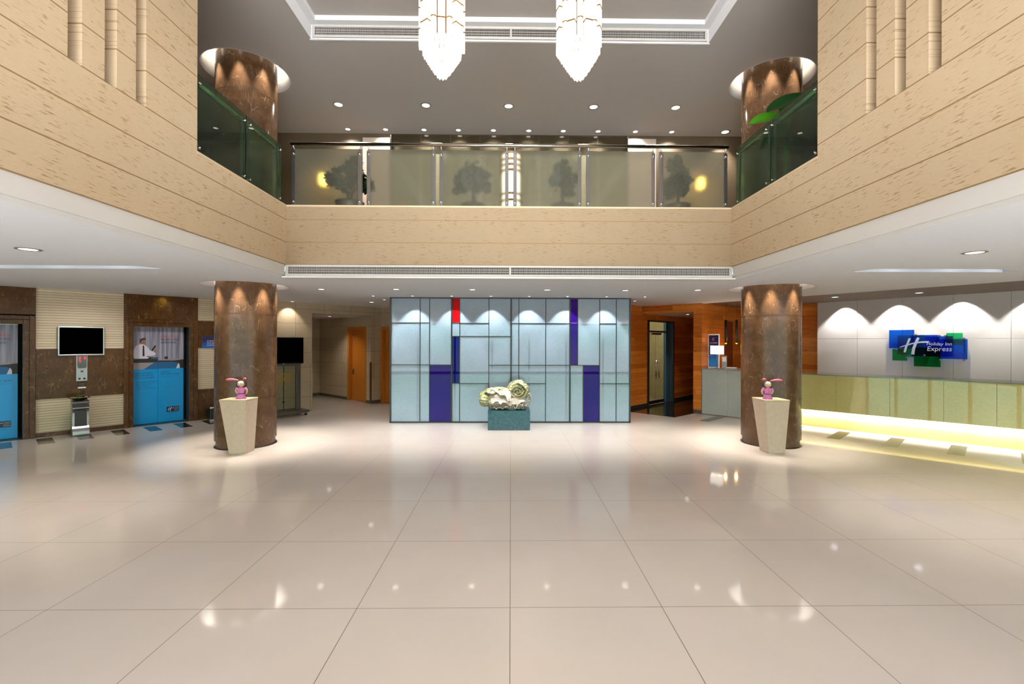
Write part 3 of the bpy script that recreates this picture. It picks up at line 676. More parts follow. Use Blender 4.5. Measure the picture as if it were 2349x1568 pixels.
# ---- chandeliers
def chandelier(x, y, label, pw):
    t = thing('chandelier', label, 'chandelier', (x, y, 6.535), 0.12 if x < 0 else 0.32, 'crystal chandeliers')
    z0 = 6.535; N = 16; R = 0.205
    MB().lathe([(0.16, 0.0), (0.16, -0.05), (0.06, -0.07), (0.0001, -0.07)], 32).build('ceiling_plate', BRASS, t)
    MB().cyl(0.02, -1.9, -0.05, 12).build('stem', BRASS, t)
    top = 6.25 - z0
    MB().cyl(0.162, 4.80 - z0, top, 32).build('gap_dark_core', plain('shaded_core', (150, 110, 70), .6), t)  # added core, darkening the gaps between the lit tubes
    for k in range(N):
        a = 2 * PI * k / N; M = Tr(R * math.cos(a), R * math.sin(a), 0) @ Rz(a)
        zb = 4.79 - z0 + (0.035 if k % 2 else 0.0)
        b = MB()
        if k % 2: b.lathe([(0.012, zb), (0.030, zb), (0.030, top)], 16, M, cap=True)
        else: b.prism([(-.027, -.036), (.034, -.036), (.034, .036), (-.027, .036)], zb, top, M)
        tb_ = b.build('glass_tube', CHROUND if k % 2 else CHGLOW, t)
        for z in (4.99 if k % 2 else 4.965, 5.205 if k % 2 else 5.18, 5.42, 5.64, 5.86):
            zz = z - z0
            r_ = MB()
            if k % 2: r_.lathe([(0.0305, zz), (0.0325, zz + .002), (0.0325, zz + 0.011), (0.0305, zz + .013)], 16, M)
            else: r_.prism([(-.028, -.038), (.0365, -.038), (.0365, .038), (-.028, .038)], zz, zz + 0.012, M)
            r_.build('brass_band', BRASS, tb_)
    MB().lathe([(0.17, top), (0.245, top), (0.245, top + 0.03), (0.17, top + 0.03)], 32).build('top_ring', BRASS, t)
    for (rr, zb, zt, n) in ((0.185, 4.70, 4.84, 24), (0.150, 4.645, 4.79, 20), (0.118, 4.59, 4.73, 18), (0.085, 4.54, 4.67, 14), (0.05, 4.495, 4.62, 9)):
        b = MB()
        for k in range(n):
            a = 2 * PI * k / n; M = Tr(rr * math.cos(a), rr * math.sin(a), 0) @ Rz(a + 0.4); wd = rr * PI / n * 0.80
            b.add([(-wd * .6, -wd, zt - z0), (wd * .6, -wd, zt - z0), (wd * .6, wd, zt - z0), (-wd * .6, wd, zt - z0), (-wd * .6, -wd, zb + .02 - z0), (wd * .6, -wd, zb + .02 - z0), (wd * .6, wd, zb + .02 - z0), (-wd * .6, wd, zb + .02 - z0), (0, 0, zb - z0)],
                  [(3, 2, 1, 0), (0, 1, 5, 4), (1, 2, 6, 5), (2, 3, 7, 6), (3, 0, 4, 7), (4, 5, 8), (5, 6, 8), (6, 7, 8), (7, 4, 8)], M)
        c = b.build('crystal_tier', CRYS, t)
        MB().lathe([(rr * 0.86, zt - .012 - z0), (rr * 1.09, zt - .012 - z0), (rr * 1.09, zt - z0), (rr * .86, zt - z0)], 32).build('tier_ring', CHROME, c)
    spot('chandelier_light', (0, 0, 4.44 - z0), pw, NEUT, 2.3, .5, .08, None, t); point('chandelier_top_light', (0, 0, 6.36 - z0), 90, NEUT, .05, t)
    return t
chandelier(-0.726, 4.8, 'left one of the two crystal chandeliers hanging before the balcony', 75)
chandelier(0.706, 4.8, 'right one of the two crystal chandeliers hanging before the balcony', 75)
chandelier(-0.726, 1.4, 'left chandelier of an added unseen pair overhead, nearer the entrance', 250)  # pair added out of view to light the front of the atrium
chandelier(0.706, 1.4, 'right chandelier of an added unseen pair overhead, nearer the entrance', 250)

# ---- air grilles
def air_grille(x0, x1, z0, z1, y, label, n, seam, bar):
    t = thing('air_grille', label, 'air vent', ((x0 + x1) / 2, y, (z0 + z1) / 2), 0.0)
    hx, hz = (x1 - x0) / 2, (z1 - z0) / 2; e = bar
    f = MB(); f.bbox(-hx, hx, -0.012, 0.008, hz - e, hz, .003).bbox(-hx, hx, -0.012, 0.008, -hz, -hz + e, .003).bbox(-hx, -hx + e, -0.012, 0.008, -hz + e, hz - e, .003).bbox(hx - e, hx, -0.012, 0.008, -hz + e, hz - e, .003)
    f.box(seam - .012, seam + .012, -0.011, 0.006, -hz + e, hz - e)
    f.build('grille_frame', GRILLE, t)
    v = MB(); st = (2 * hx - 2 * e) / n
    for i in range(1, n): v.box(-hx + e + i * st - 0.0017, -hx + e + i * st + 0.0017, -0.002, 0.009, -hz + e, hz - e)
    v.build('grille_fins', GRILLE, t)
    h = MB()
    for k in (-.33, .33): h.box(-hx + e, hx - e, -0.002, 0.004, k * (hz - e) - 0.0025, k * (hz - e) + 0.0025)
    h.build('grille_bars', GRILLE, t)
    MB().box(-hx + e * .5, hx - e * .5, 0.0101, 0.012, -hz + e * .5, hz - e * .5).build('duct', DARK, t)
air_grille(XL + 0.012, XR - 0.012, 2.69, 2.85, YB - 0.0025, 'long white air grille under the stone balcony wall', 420, 0.0, 0.028)
air_grille(TX0 + 0.03, TX1 - 0.03, ZU + 0.012, 6.45, TY1 - 0.013, 'long white air grille in the side of the ceiling tray above the chandeliers', 360, 0.0, 0.036)

# ---- balcony railings
def post(x, parent, zt=4.535, y=0.02):
    b = MB(); b.bbox(x - 0.026, x + 0.026, y, y + 0.012, 0, zt - 3.724, .003).bbox(x - 0.004, x + 0.004, y + .012, y + 0.05, 0, zt - 3.724, .002)
    p = b.build('post', STEEL, parent)
    for z in (zt - 3.724 - 0.05, 0.06):
        MB().lathe([(0.0001, -.02), (0.014, -.02), (0.016, -.014), (0.016, 0.0)], 14, Tr(x, y, z) @ Rx(-PI / 2)).build('bolt', CHROME, p)
    return p
rl = thing('balcony_railing', 'front balcony railing of five etched glass panels facing the entrance', 'railing', (0, YB, 3.724), 0.0, 'balcony railings')
pairs = [(-3.19,), (-2.226, -2.095), (-1.145, -1.03), (-0.062, 0.057), (1.013, 1.142), (2.106, 2.229), (3.185,)]
for pr in pairs:
    for x in pr: post(x, rl)
edges = [(-3.21, -2.20), (-2.12, -1.12), (-1.055, -0.037), (0.032, 1.04), (1.117, 2.13), (2.204, 3.21)]
for (x0, x1) in edges: MB().bbox(x0, x1, 0.072, 0.084, 0.008, 0.85, .002).build('glass_panel', GLASSF, rl)
for pr in pairs:
    for x in pr: MB().tube([(x, 0.045, 0.80), (x, 0.045, 0.845), (x, 0.0, 0.875)], 0.007, 8).build('rail_bracket', STEEL, rl)
MB().tube([(-3.217, 0.0, 0.894), (3.213, 0.0, 0.894)], 0.026, 20).build('handrail', CHROME, rl)
def side_railing(x, sgn, label):
    t = thing('balcony_railing', label, 'railing', (x, 0, 3.724), 0.0, 'balcony railings')
    for (y0, y1) in ((4.85, 5.775), (5.80, 6.66)):
        MB().bbox(-0.006, 0.006, y0, y1, 0.008, 0.85, .002).build('glass_panel', GLASSG, t)
        for y in (y0 + 0.05, y1 - 0.05):
            p = MB().bbox(sgn * .02 - .006, sgn * .02 + .006, y - .026, y + .026, 0, 0.80, .003).build('post', STEEL, t)
            for z in (0.06, 0.75): MB().lathe([(0.0001, -.034), (0.014, -.034), (0.016, -.028), (0.016, 0.0)], 14, Tr(0, y, z) @ Ry(sgn * PI / 2)).build('bolt', CHROME, p)
    MB().bbox(-.006, .006, 6.672, 6.70, .008, .85, .002).build('corner_glass', CLEAR, t)
    MB().tube([(sgn * 0.07, 4.86, 0.80), (sgn * 0.07, 6.62, 0.80)], 0.026, 16).build('handrail', CHROME, t)
    for y in (4.95, 5.7, 5.85, 6.55): MB().tube([(sgn * 0.02, y, 0.76), (sgn * 0.05, y, 0.77), (sgn * 0.07, y, 0.80)], 0.007, 8).build('rail_bracket', STEEL, t)
side_railing(XL - 0.05, -1, 'left side balcony railing of two green glass panels before the column')
side_railing(XR + 0.05, 1, 'right side balcony railing of two green glass panels before the column')

# ---- upstairs: potted trees, wall lights, ring lamp, glass wall
def leaf_vs(L, W, bend):
    prof = [(0, .10), (.2, .55), (.45, .92), (.68, 1.0), (.86, .74), (1.0, .12)]
    vs = []
    for t_, w_ in prof:
        x = L * t_; z = -bend * L * t_ * t_
        vs += [(x, -W * w_ * .5, z + .10 * W * w_), (x, 0, z), (x, W * w_ * .5, z + .10 * W * w_)]
    fs = []
    for i in range(len(prof) - 1):
        a = i * 3; fs += [(a, a + 3, a + 4, a + 1), (a + 1, a + 4, a + 5, a + 2)]
    return vs, fs
def potted_tree(x, y, clumps, trunk, potr, poth, label, seed, n=60):
    r_ = random.Random(seed)
    t = thing('potted_tree', label, 'potted plant', (x, y, ZM), 0.0, 'potted trees on the balcony')
    MB().lathe([(potr * .72, 0), (potr * .95, poth * .55), (potr, poth * .92), (potr * 1.08, poth), (potr * .95, poth), (potr * .9, poth - .03), (0.0001, poth - .03)], 32).build('pot', POT, t)
    b = MB()
    for pts, ra in trunk: b.tube(pts, ra, 9)
    b.build('trunk', BARK, t)
    f = MB()
    for (c, rad, k) in clumps:
        for _ in range(k):
            d = Vector((r_.gauss(0, 1), r_.gauss(0, 1), r_.gauss(0, .9))).normalized() * rad * (r_.random() ** 0.4); p = Vector(c) + d
            base = Rz(r_.random() * 6.3) @ Rx(r_.gauss(0, .45)) @ Ry(r_.gauss(0, .45))
            for q in range(7):
                v_, g_ = leaf_vs(0.062 + r_.random() * .03, 0.034, .3)
                f.add(v_, g_, Tr(*p) @ base @ Rz(q * .9 + r_.random() * .4) @ Ry(-0.35 - r_.random() * .6), True)
    f.build('foliage', LEAF, t)
    return t
potted_tree(-2.58, 7.35, [((-.26, 0, .78), .14, 46), ((-.10, .03, .66), .12, 24), ((.02, 0, .92), .14, 40), ((.16, .05, .75), .14, 40), ((.10, 0, 1.03), .08, 16), ((.28, .02, .62), .10, 22), ((-.02, 0, .70), .12, 22)],
            [([(0, 0, .36), (.0, 0, .46), (-.03, 0, .55), (-.12, 0, .66), (-.24, 0, .74)], [.045, .038, .03, .02, .01]), ([(0, 0, .46), (.06, 0, .62), (.05, 0, .85), (.1, 0, 1.0)], [.034, .026, .018, .008]), ([(.03, 0, .54), (.18, .02, .70)], [.022, .01])], 0.21, 0.40,
            'spreading green bonsai tree behind the leftmost glass balcony panel', 3)
potted_tree(-0.66, 8.0, [((-.18, 0, .98), .16, 46), ((.0, 0, 1.15), .16, 44), ((.18, 0, 1.0), .16, 44), ((.0, 0, .92), .16, 34), ((-.22, 0, .82), .1, 20), ((.22, 0, .84), .1, 20)], [([(0, 0, .5), (.01, 0, .7), (-.02, 0, .95), (0, 0, 1.15)], [.05, .04, .03, .01])], 0.22, 0.56,
            'bushy green tree blurred behind the third glass balcony panel', 4)
potted_tree(0.90, 8.0, [((.0, 0, 1.18), .15, 44), ((.1, 0, 1.0), .16, 46), ((-.08, 0, .95), .15, 42), ((.08, 0, .82), .13, 30)], [([(0, 0, .5), (.0, 0, .7), (.02, 0, .95), (0, 0, 1.15)], [.04, .03, .025, .01])], 0.22, 0.56,
            'bushy green tree blurred behind the fourth glass balcony panel', 5)
potted_tree(2.68, 7.35, [((-.03, 0, 1.0), .13, 44), ((.05, 0, .84), .15, 50), ((-.08, 0, .72), .16, 44), ((.10, 0, .66), .14, 40), ((.0, 0, 1.16), .04, 5), ((-.1, 0, .58), .1, 20)], [([(0, 0, .36), (.02, 0, .5), (-.02, 0, .7), (0, 0, 1.12)], [.028, .022, .018, .008])], 0.2, 0.38,
            'upright green tree behind the rightmost glass balcony panel', 6)
t = thing('broad_leaf_plant', 'tall plant with broad banana-like leaves beside the right upper column', 'potted plant', (3.93, 6.5, ZM))
MB().lathe([(.14, 0), (.19, .3), (.2, .36), (.17, .36), (.16, .33), (0.0001, .33)], 28).build('pot', POT, t)
MB().tube([(0, 0, .3), (.02, 0, .8), (0, 0, 1.2)], [.03, .026, .018], 10).tube([(0, 0, 1.0), (-.12, -.05, 1.33), (-.2, -.08, 1.45)], [.014, .01, .006], 8).tube([(0, 0, 1.1), (.06, -.05, 1.45), (.16, -.06, 1.6)], [.014, .01, .006], 8).build('stem', LEAFB, t)
def big_leaf(p, d, L, W, mat, roll=0.0, droop=0.25):
    def fn(u, v):
        wv = W * (math.sin(PI * min(1, u * .97 + .02)) ** .6) * (v - .5)
        return (L * u, wv, -droop * L * u * u + abs(v - .5) * .25 * W)
    yaw = math.atan2(d[1], d[0]); pit = math.atan2(d[2], math.hypot(d[0], d[1]))
    MB().grid(fn, 14, 6, Tr(*p) @ Rz(yaw) @ Ry(-pit) @ Rx(roll)).build('leaf', mat, t)
big_leaf((-.12, -.05, 1.40), (-.9, -.1, -.12), .42, .22, LEAFB, -0.9)
big_leaf((-.30, -.06, 1.44), (.8, 0, .50), .62, .24, LEAF, 0.95, .12)
big_leaf((-.10, -.04, 1.46), (.75, .1, .7), .45, .18, LEAFB, 0.5, .15)
big_leaf((.02, -.05, 1.42), (.8, -.1, .6), .55, .17, LEAF, 0.8)
big_leaf((.0, -.05, 1.3), (-.7, -.25, -.55), .55, .20, LEAF, -0.8)
big_leaf((.0, .0, 1.2), (.6, .5, -.2), .5, .2, LEAF, -0.4)
for x, z, n in ((-4.05, 5.2, 'left'), (4.13, 5.18, 'right')):
    t = thing('wall_sconce', 'yellow glowing wall light on the %s part of the balcony back wall' % n, 'wall light', (x, 9.98, z), 0.0, 'wall lights behind the balcony')
    MB().bbox(-.05, .05, 0.0, .02, -.09, .09, .004).build('back_plate', BRASS, t)
    MB().lathe([(.0001, -.1), (.055, -.1), (.065, 0), (.055, .1), (.0001, .1)], 24, Tr(0, -.075, 0)).build('glass_shade', glow('yellow_sconce_glass', (255, 222, 110), 10.0), t)
    spot('sconce_light', (0, -.40, 0), 30, (1, .78, .25), 2.1, .8, .05, (0, 1, -.15), t)
t = thing('ring_lamp', 'tall lit floor lamp with stacked metal rings behind the middle of the balcony', 'lamp', (0.0, 8.42, ZM))
MB().lathe([(.20, 0), (.22, .01), (.22, .03), (.03, .045), (.0001, .045)], 32).build('base', BRASS, t)
MB().cyl(.02, .03, .5, 12).build('stem', CHROME, t)
MB().lathe([(.05, .5), (.16, .5), (.16, 1.62), (.05, 1.62)], 28).build('glass_drum', glow('lit_drum_glass', (255, 244, 220), 2.6), t)
for z in (.55, .74, .86, 1.28, 1.38, 1.48, 1.60): MB().lathe([(.165, z - .014), (.21, z - .014), (.21, z + .014), (.165, z + .014), (.165, z - .014)], 36).build('ring', BRASS, t)
t = thing('glass_wall', 'glass wall between two grey piers at the back of the balcony', 'glass partition', (0, 9.94, ZM))
MIRR = mk_clear('grey_wall_glass', (0.84, 0.84, 0.79), ior=1.8)
for i in range(8):
    x0 = -2.6 + i * 5.13 / 8; MB().bbox(x0 + .008, x0 + 5.13 / 8 - .008, 0, .012, 0, 2.66, .002).build('pane', MIRR, t)
MB().bbox(-2.615, -2.59, -.01, .03, 0, 2.67, .003).bbox(2.525, 2.55, -.01, .03, 0, 2.67, .003).build('frame', CHROME, t)

# ---- coloured glass screen in a black frame
SX, SY, SW, SH = -2.545, 9.76, 5.09, 2.652
t = thing('glass_screen', 'big partition of woven white, blue, indigo and red glass in thin black frames', 'glass partition', (0, SY, 0))
def sx(p): return SX + (p - 62) / 2216.0 * SW
def sz(p): return (1245 - p) / 1152.0 * SH
PAN = [(62, 330, 93, 322), (62, 330, 322, 710), (62, 330, 710, 1245), (330, 418, 93, 322), (330, 418, 322, 710), (330, 418, 710, 1245), (418, 620, 93, 710), (418, 620, 710, 1245, 'B'),
       (627, 697, 93, 322, 'R'), (627, 697, 322, 446), (627, 697, 446, 880, 'N'), (627, 697, 880, 1245), (697, 968, 93, 325), (697, 968, 325, 446), (697, 968, 446, 882), (697, 968, 882, 1245), (968, 1170, 93, 446), (968, 1170, 446, 712), (968, 1170, 712, 1245),
       (1177, 1246, 93, 325), (1177, 1246, 325, 712), (1177, 1246, 712, 882), (1177, 1246, 882, 1245), (1246, 1495, 93, 325), (1246, 1495, 325, 712), (1246, 1495, 712, 882), (1246, 1495, 882, 1245), (1495, 1717, 93, 325), (1495, 1717, 325, 712), (1495, 1717, 712, 1245),
       (1725, 1793, 93, 712, 'P'), (1793, 1998, 93, 712), (1725, 1845, 712, 1245), (1845, 1998, 712, 1245, 'B'), (1998, 2153, 93, 325), (1998, 2153, 325, 882), (1998, 2153, 882, 1245), (2153, 2278, 93, 882), (2153, 2278, 882, 1245)]
fr = MB(); e = 0.0075
fr.box(SX - .02, SX + SW + .02, -.03, .06, SH - .012, SH + .012).box(SX - .02, SX + SW + .02, -.03, .06, 0, .028).box(SX - .02, SX + .006, -.03, .06, 0, SH).box(SX + SW - .006, SX + SW + .02, -.03, .06, 0, SH)
for p in (623.5, 1173.5, 1721): fr.box(sx(p) - .014, sx(p) + .014, -.03, .06, 0, SH)
for q in PAN:
    x0, x1, z1, z0 = sx(q[0]), sx(q[1]), sz(q[2]), sz(q[3])
    if q[3] < 1245: fr.box(x0, x1, -.012, .03, z0 - e, z0 + e)
    if q[1] < 2278 and q[1] not in (620, 1170, 1717): fr.box(x1 - e, x1 + e, -.012, .03, z0, z1)
fr.build('frame', BLACK, t)
for q in PAN:
    m = {'B': PBLUE, 'R': PRED, 'N': PNAVY, 'P': PPURP}[q[4]] if len(q) > 4 else PANE
    g = MB().box(sx(q[0]) + .002, sx(q[1]) - .002, 0.0, .012, sz(q[3]) + .002, sz(q[2]) - .002).build('glass_pane', m, t)
    if len(q) > 4: g['label'] = {'B': 'deep indigo blue glass pane', 'R': 'red glass pane', 'N': 'dark blue glass pane', 'P': 'narrow violet glass pane'}[q[4]]

# ---- teal marble block and the stone cabbage lying on it
t = thing('marble_plinth', 'low block of dark teal marble standing before the glass screen', 'plinth', (-0.03, 9.17, 0))
MB().bbox(-.413, .413, -.24, .24, 0, .388, .006).build('block', TEAL, t)
CABW = Mat('cream_carved_stone'); f_ = CABW.noise(CABW.coord(), 7, 5); CABW = CABW.fin(CABW.mix(f_, lin((184, 166, 144)), lin((224, 216, 204))), 0.38, 0, 0.5, 0.3)
CABG = Mat('pale_green_carved_stone'); f_ = CABG.step(CABG.noise(CABG.coord(), 16, 5), .38, .62); CABG = CABG.fin(CABG.mix(f_, lin((136, 148, 66)), lin((222, 214, 184))), 0.38, 0, 0.5, 0.3)
t = thing('cabbage_sculpture', 'carved cream and green stone cabbage lying on the teal marble block', 'sculpture', (-0.03, 9.17, 0.388))
def nz(p, s=1.0):
    from mathutils import noise as N
    return N.noise(Vector(p) * s)
# stalk bundle lying along x, fluted
def stalk(u, v):
    a = 2 * PI * v; x = -.40 + .72 * u
    r = (.155 + .05 * math.sin(PI * min(1, u * .9 + .1)) + .014 * math.cos(7 * a + 5 * u) + .02 * nz((u * 4, math.cos(a) * 1.5, math.sin(a) * 1.5)))
    r *= (1 - max(0, (.06 - u) / .06) * .25)
    return (x, r * math.cos(a) * 1.0, max(.002, .185 + r * math.sin(a) * .98))
b = MB().grid(stalk, 40, 56)
b.add([stalk(0, j / 24) for j in range(24)], [tuple(range(24))]); b.add([stalk(1, j / 24) for j in range(24)], [tuple(reversed(range(24)))])
b.build('stalk', CABW, t)
# root stub with the stripy end, on the left
b = MB()
def stub(u, v):
    a = 2 * PI * v; r = (.085 + .05 * math.sin(PI * u * .8 + .5)) * (1 + .07 * math.cos(16 * a)) * (1 - .5 * max(0, (.15 - u) / .15)); return (-.60 + .24 * u, r * math.cos(a), .20 - .02 * u + r * math.sin(a) * 1.05)
b.grid(stub, 20, 64); b.add([stub(0, j / 32) for j in range(32)], [tuple(range(32))])
b.build('root_stub', CABG, t)
# leaves wrapped round the stalk, with wavy raised edges
def rad(x): 
    u = (x + .40) / .72
    return .155 + .05 * math.sin(PI * min(1, max(0, u * .9 + .1)))
def wrap(name, mat, x0, x1, a0, a1, lift, waves, amp, seed, nu=80, nv=14, th=.013):
    """x along the stalk, a = angle round it (radians, 0 = toward the room, + = up); the a1 edge flutters"""
    def fn(u, v):
        x = x0 + (x1 - x0) * u; e0, e1 = a0(u), a1(u); g = v ** 3
        fl = amp * g * (math.sin(waves * 2 * PI * u + seed) + .55 * nz((u * 9 + seed, v * 2, seed), 1.0) * 2)
        a = e0 + (e1 - e0) * v + fl * 2.2
        r = rad(x) + .010 + lift * (v ** 4) + abs(fl) * .8
        return (x + .012 * nz((u * 6, v * 5, seed)) , -r * math.cos(a) * 1.0, max(.012, .185 + r * math.sin(a) * .98))
    return MB().grid(fn, nu, nv).build(name, mat, t, solid=th)
wrap('leaf', CABW, -.41, .04, lambda u: 1.9, lambda u: .55 - .25 * u + .2 * math.sin(5 * u) - 1.0 * max(0, u - .75), .026, 3, .045, 1.0)
wrap('leaf', CABW, -.36, .30, lambda u: .25, lambda u: -.25 + .12 * math.sin(7 * u), .020, 4, .040, 3.4)
wrap('leaf', CABW, -.30, .33, lambda u: -1.7, lambda u: -.62 + .55 * u * u, .026, 5, .050, 2.3)
wrap('leaf', CABW, -.05, .34, lambda u: -1.9, lambda u: -.95 + .5 * u, .030, 5, .045, 4.1)
# the green top leaf arching from the root stub over the stalk
def top(u, v):
    x = -.57 + .62 * u; s_ = (v - .5) * 2
    z = .310 + .10 * math.sin(PI * (.12 + .75 * u)) + .03 * u - .055 * s_ * s_ - .05 * max(0, .2 - u) * 5
    e_ = abs(s_) ** 3
    f = e_ * .020 * (math.sin(26 * u + 2 * s_) + 1.2 * nz((u * 11, s_ * 3, 2.0)))
    return (x, .115 * s_ * (.75 + .4 * math.sin(PI * u)) + f, z + f * 1.2 + .014 * nz((u * 8, s_ * 4, 7.0)))
MB().grid(top, 70, 24).build('leaf', CABG, t, solid=.016)
# the round head: bumpy leafy ball, then a rolled spiral leaf facing the room
HCX, HCZ = .175, .355
def head(u, v):
    th_ = PI * u; ph = 2 * PI * v
    d = Vector((math.sin(th_) * math.cos(ph), -math.cos(th_), math.sin(th_) * math.sin(ph)))
    r = .212 + .022 * nz(tuple(d * 4.5)) + .022 * nz(tuple(d * 11)) + .012 * nz(tuple(d * 24))
    return (HCX + d.x * r * 1.04, d.y * r * .78, HCZ + d.z * r)
MB().grid(head, 70, 130).build('head', CABG, t)
def spiral(u, v):
    a = 2 * PI * 2.9 * u + 2.4; r = .010 + .150 * u ** 1.1
    ru = (.002 + .010 * u) * (nz((a * 1.3, 0, 3.0)) * 2 + .5 * math.sin(9 * a)) * v
    rr = r + ru + .016 * v * u
    return (HCX - .005 + rr * math.cos(a) * 1.08, -.140 + .030 * u - .085 * v + ru * .6, HCZ + .005 + rr * math.sin(a) * .92)
SPI = Mat('pale_cream_green_stone'); f_ = SPI.noise(SPI.coord(), 9, 4); SPI = SPI.fin(SPI.mix(f_, lin((170, 166, 104)), lin((226, 218, 186))), 0.38, 0, 0.5, 0.3)
MB().grid(spiral, 260, 8).build('rolled_leaf', SPI, t, solid=.010)
b = MB()
for i in range(260):
    a = rnd.uniform(-1.35, .45); q = rnd.uniform(.0, 1.0); rr = .185 + .045 * q; zz = max(.016, .225 + rr * math.sin(a) * 1.02); xx = .185 + rr * 1.08 * math.cos(a)
    b.ball((xx, -.14 + .20 * rnd.random() * q, zz), rnd.uniform(.008, .014), 5)
b.build('beaded_rim', CABW, t)

# ---- tapered stone pedestals with rabbit-eared dolls
def pedestal(base, top, zt, label):
    cx = sum(p[0] for p in base) / 4; cy_ = sum(p[1] for p in base) / 4
    t = thing('stone_pedestal', label, 'pedestal', (cx, cy_, 0), 0.0, 'tapered stone pedestals')
    vs = [(p[0] - cx, p[1] - cy_, 0) for p in base] + [(p[0] - cx, p[1] - cy_, zt - .022) for p in top]
    MB().add(vs, [(3, 2, 1, 0), (4, 5, 6, 7)] + [(i, (i + 1) % 4, 4 + (i + 1) % 4, 4 + i) for i in range(4)]).build('body', STONEP, t, bevel=.004)
    ex = 1.015
    mx = sum(p[0] for p in top) / 4; my = sum(p[1] for p in top) / 4
    MB().prism([((p[0] - mx) * ex + mx - cx, (p[1] - my) * ex + my - cy_) for p in top], zt - .022, zt).build('cap', STONET, t, bevel=.003)
    return mx, my
DOLLS = plain('pale_painted_skin', (248, 216, 184), 0.35, coat=0.3, var=.02); DRESS = plain('pink_painted_dress', (244, 140, 206), 0.35, coat=0.3, var=.03)
HAIR = plain('black_painted_hair', (34, 20, 28), 0.3, coat=0.3); EAR = plain('coral_pink_ear', (236, 96, 124), 0.35, coat=0.3, var=.03); EARL = plain('light_pink_ear_rim', (244, 150, 160), .35)
BELT = plain('dark_blue_belt', (42, 28, 90), 0.35)
def doll(x, y, z, side, rz, label):
    """small figurine of a rabbit-eared girl; side=-1: long ear on the left"""
    t = thing('rabbit_eared_doll', label, 'figurine', (x, y, z), rz, 'pink rabbit-eared dolls')
    # body: head, neck and arms as one continuous surface
    bm = MB(); bm.ball((0, 0, .262), .060, 14, sc=(1.02, .95, .98)); bm.ball((0, -.028, .245), .036, 12, sc=(1.2, .8, .8)); bm.tube([(0, 0, .14), (0, 0, .23)], .022, 10)
    for s in (-1, 1): bm.tube([(s * .055, 0, .185), (s * .088, .004, .165), (s * .094, .012, .135), (s * .082, .022, .095), (s * .055, .05, .075)], [.02, .02, .017, .015, .013], 10)
    bm.ball((0, -.060, .256), .009, 8)
    for s in (-1, 1): bm.ball((s * .061, 0, .258), .012, 8, sc=(.6, 1, 1.2))
    o = bm.build('body', DOLLS, t); q = o.modifiers.new('fuse', 'REMESH'); q.mode = 'VOXEL'; q.voxel_size = .0045; q.use_smooth_shade = True
    d = MB()
    def fold(a, zz): return 1 + (.05 * math.cos(9 * a) * max(0, (.085 - zz) / .085))
    d.lathe([(.080, 0), (.083, .004), (.075, .03), (.062, .065), (.050, .088), (.052, .105), (.060, .14), (.062, .17), (.05, .193), (.026, .203), (.02, .203)], 40, Matrix.Diagonal((1, .78, 1, 1)), mod=fold)
    for s in (-1, 1): d.ball((s * .070, 0, .178), .029, 10, sc=(.95, .9, 1.05))
    dr = d.build('dress', DRESS, t)
    MB().lathe([(.051, .084), (.0535, .086), (.0535, .096), (.051, .098)], 32, Matrix.Diagonal((1.02, .80, 1, 1))).build('belt', BELT, dr)
    k = MB()
    for zz, yy in ((.186, -.041), (.163, -.049), (.142, -.048), (.121, -.044)): k.ball((0, yy, zz), .0045, 6)
    k.build('button', BELT, dr)
    h = MB()
    def cap(u, v):
        th_ = PI * (.02 + .62 * u); ph = PI * (-.08) + PI * 1.16 * v
        r = .067; zz = .262 + r * math.cos(th_); return (r * math.sin(th_) * math.cos(ph) * 1.08, r * math.sin(th_) * math.sin(ph) * .98 + .002, zz - .022 * max(0, u - .6))
    h.grid(cap, 14, 26)
    for s in (-1, 1): h.lathe([(.0001, .202), (.022, .206), (.027, .225), (.022, .26), (.010, .30), (.0001, .315)], 14, Tr(s * .060, .012, 0))
    h.build('hair', HAIR, t, solid=.006)
    f = MB()
    for s in (-1, 1): f.tube([(s * .034, -.0515, .272), (s * .022, -.0585, .277), (s * .010, -.0595, .272)], .0022, 6)
    f.tube([(-.010, -.0625, .236), (0, -.0645, .233), (.010, -.0625, .236)], .0022, 6)
    f.build('face_lines', HAIR, t)
    def ear(pts, rs, mat, name, flat=.45):
        b = MB(); b.tube(pts, rs, 14); o = b.build(name, mat, t, sub=1); return o
    L = side
    ear([(L * .035, .0, .318), (L * .07, .0, .332), (L * .12, -.002, .342), (L * .18, -.002, .345), (L * .235, 0, .340), (L * .262, 0, .332)], [.006, .011, .018, .023, .020, .008], EAR, 'long_ear')
    ear([(-L * .030, 0, .318), (-L * .036, 0, .345), (-L * .052, -.004, .363), (-L * .072, -.012, .366), (-L * .082, -.020, .350), (-L * .080, -.024, .332)], [.007, .012, .016, .020, .018, .008], EAR, 'folded_ear')
    return t
pedestal([(-4.33, 7.09), (-4.07, 7.09), (-4.07, 7.33), (-4.33, 7.33)], [(-4.44, 7.03), (-4.04, 7.03), (-4.04, 7.37), (-4.44, 7.345)], .84, 'tapered pale stone pedestal by the left marble column')
doll(-4.19, 7.17, .84, -1, .10, 'pink-dressed rabbit-eared doll on the left pedestal, long ear pointing left').scale = (.87,) * 3
pedestal([(4.04, 7.10), (4.30, 7.10), (4.30, 7.34), (4.03, 7.34)], [(3.95, 7.03), (4.33, 7.03), (4.33, 7.36), (3.94, 7.41)], .84, 'tapered pale stone pedestal by the right marble column')
doll(4.06, 7.17, .84, 1, -.10, 'pink-dressed rabbit-eared doll on the right pedestal, long ear pointing right').scale = (.87,) * 3

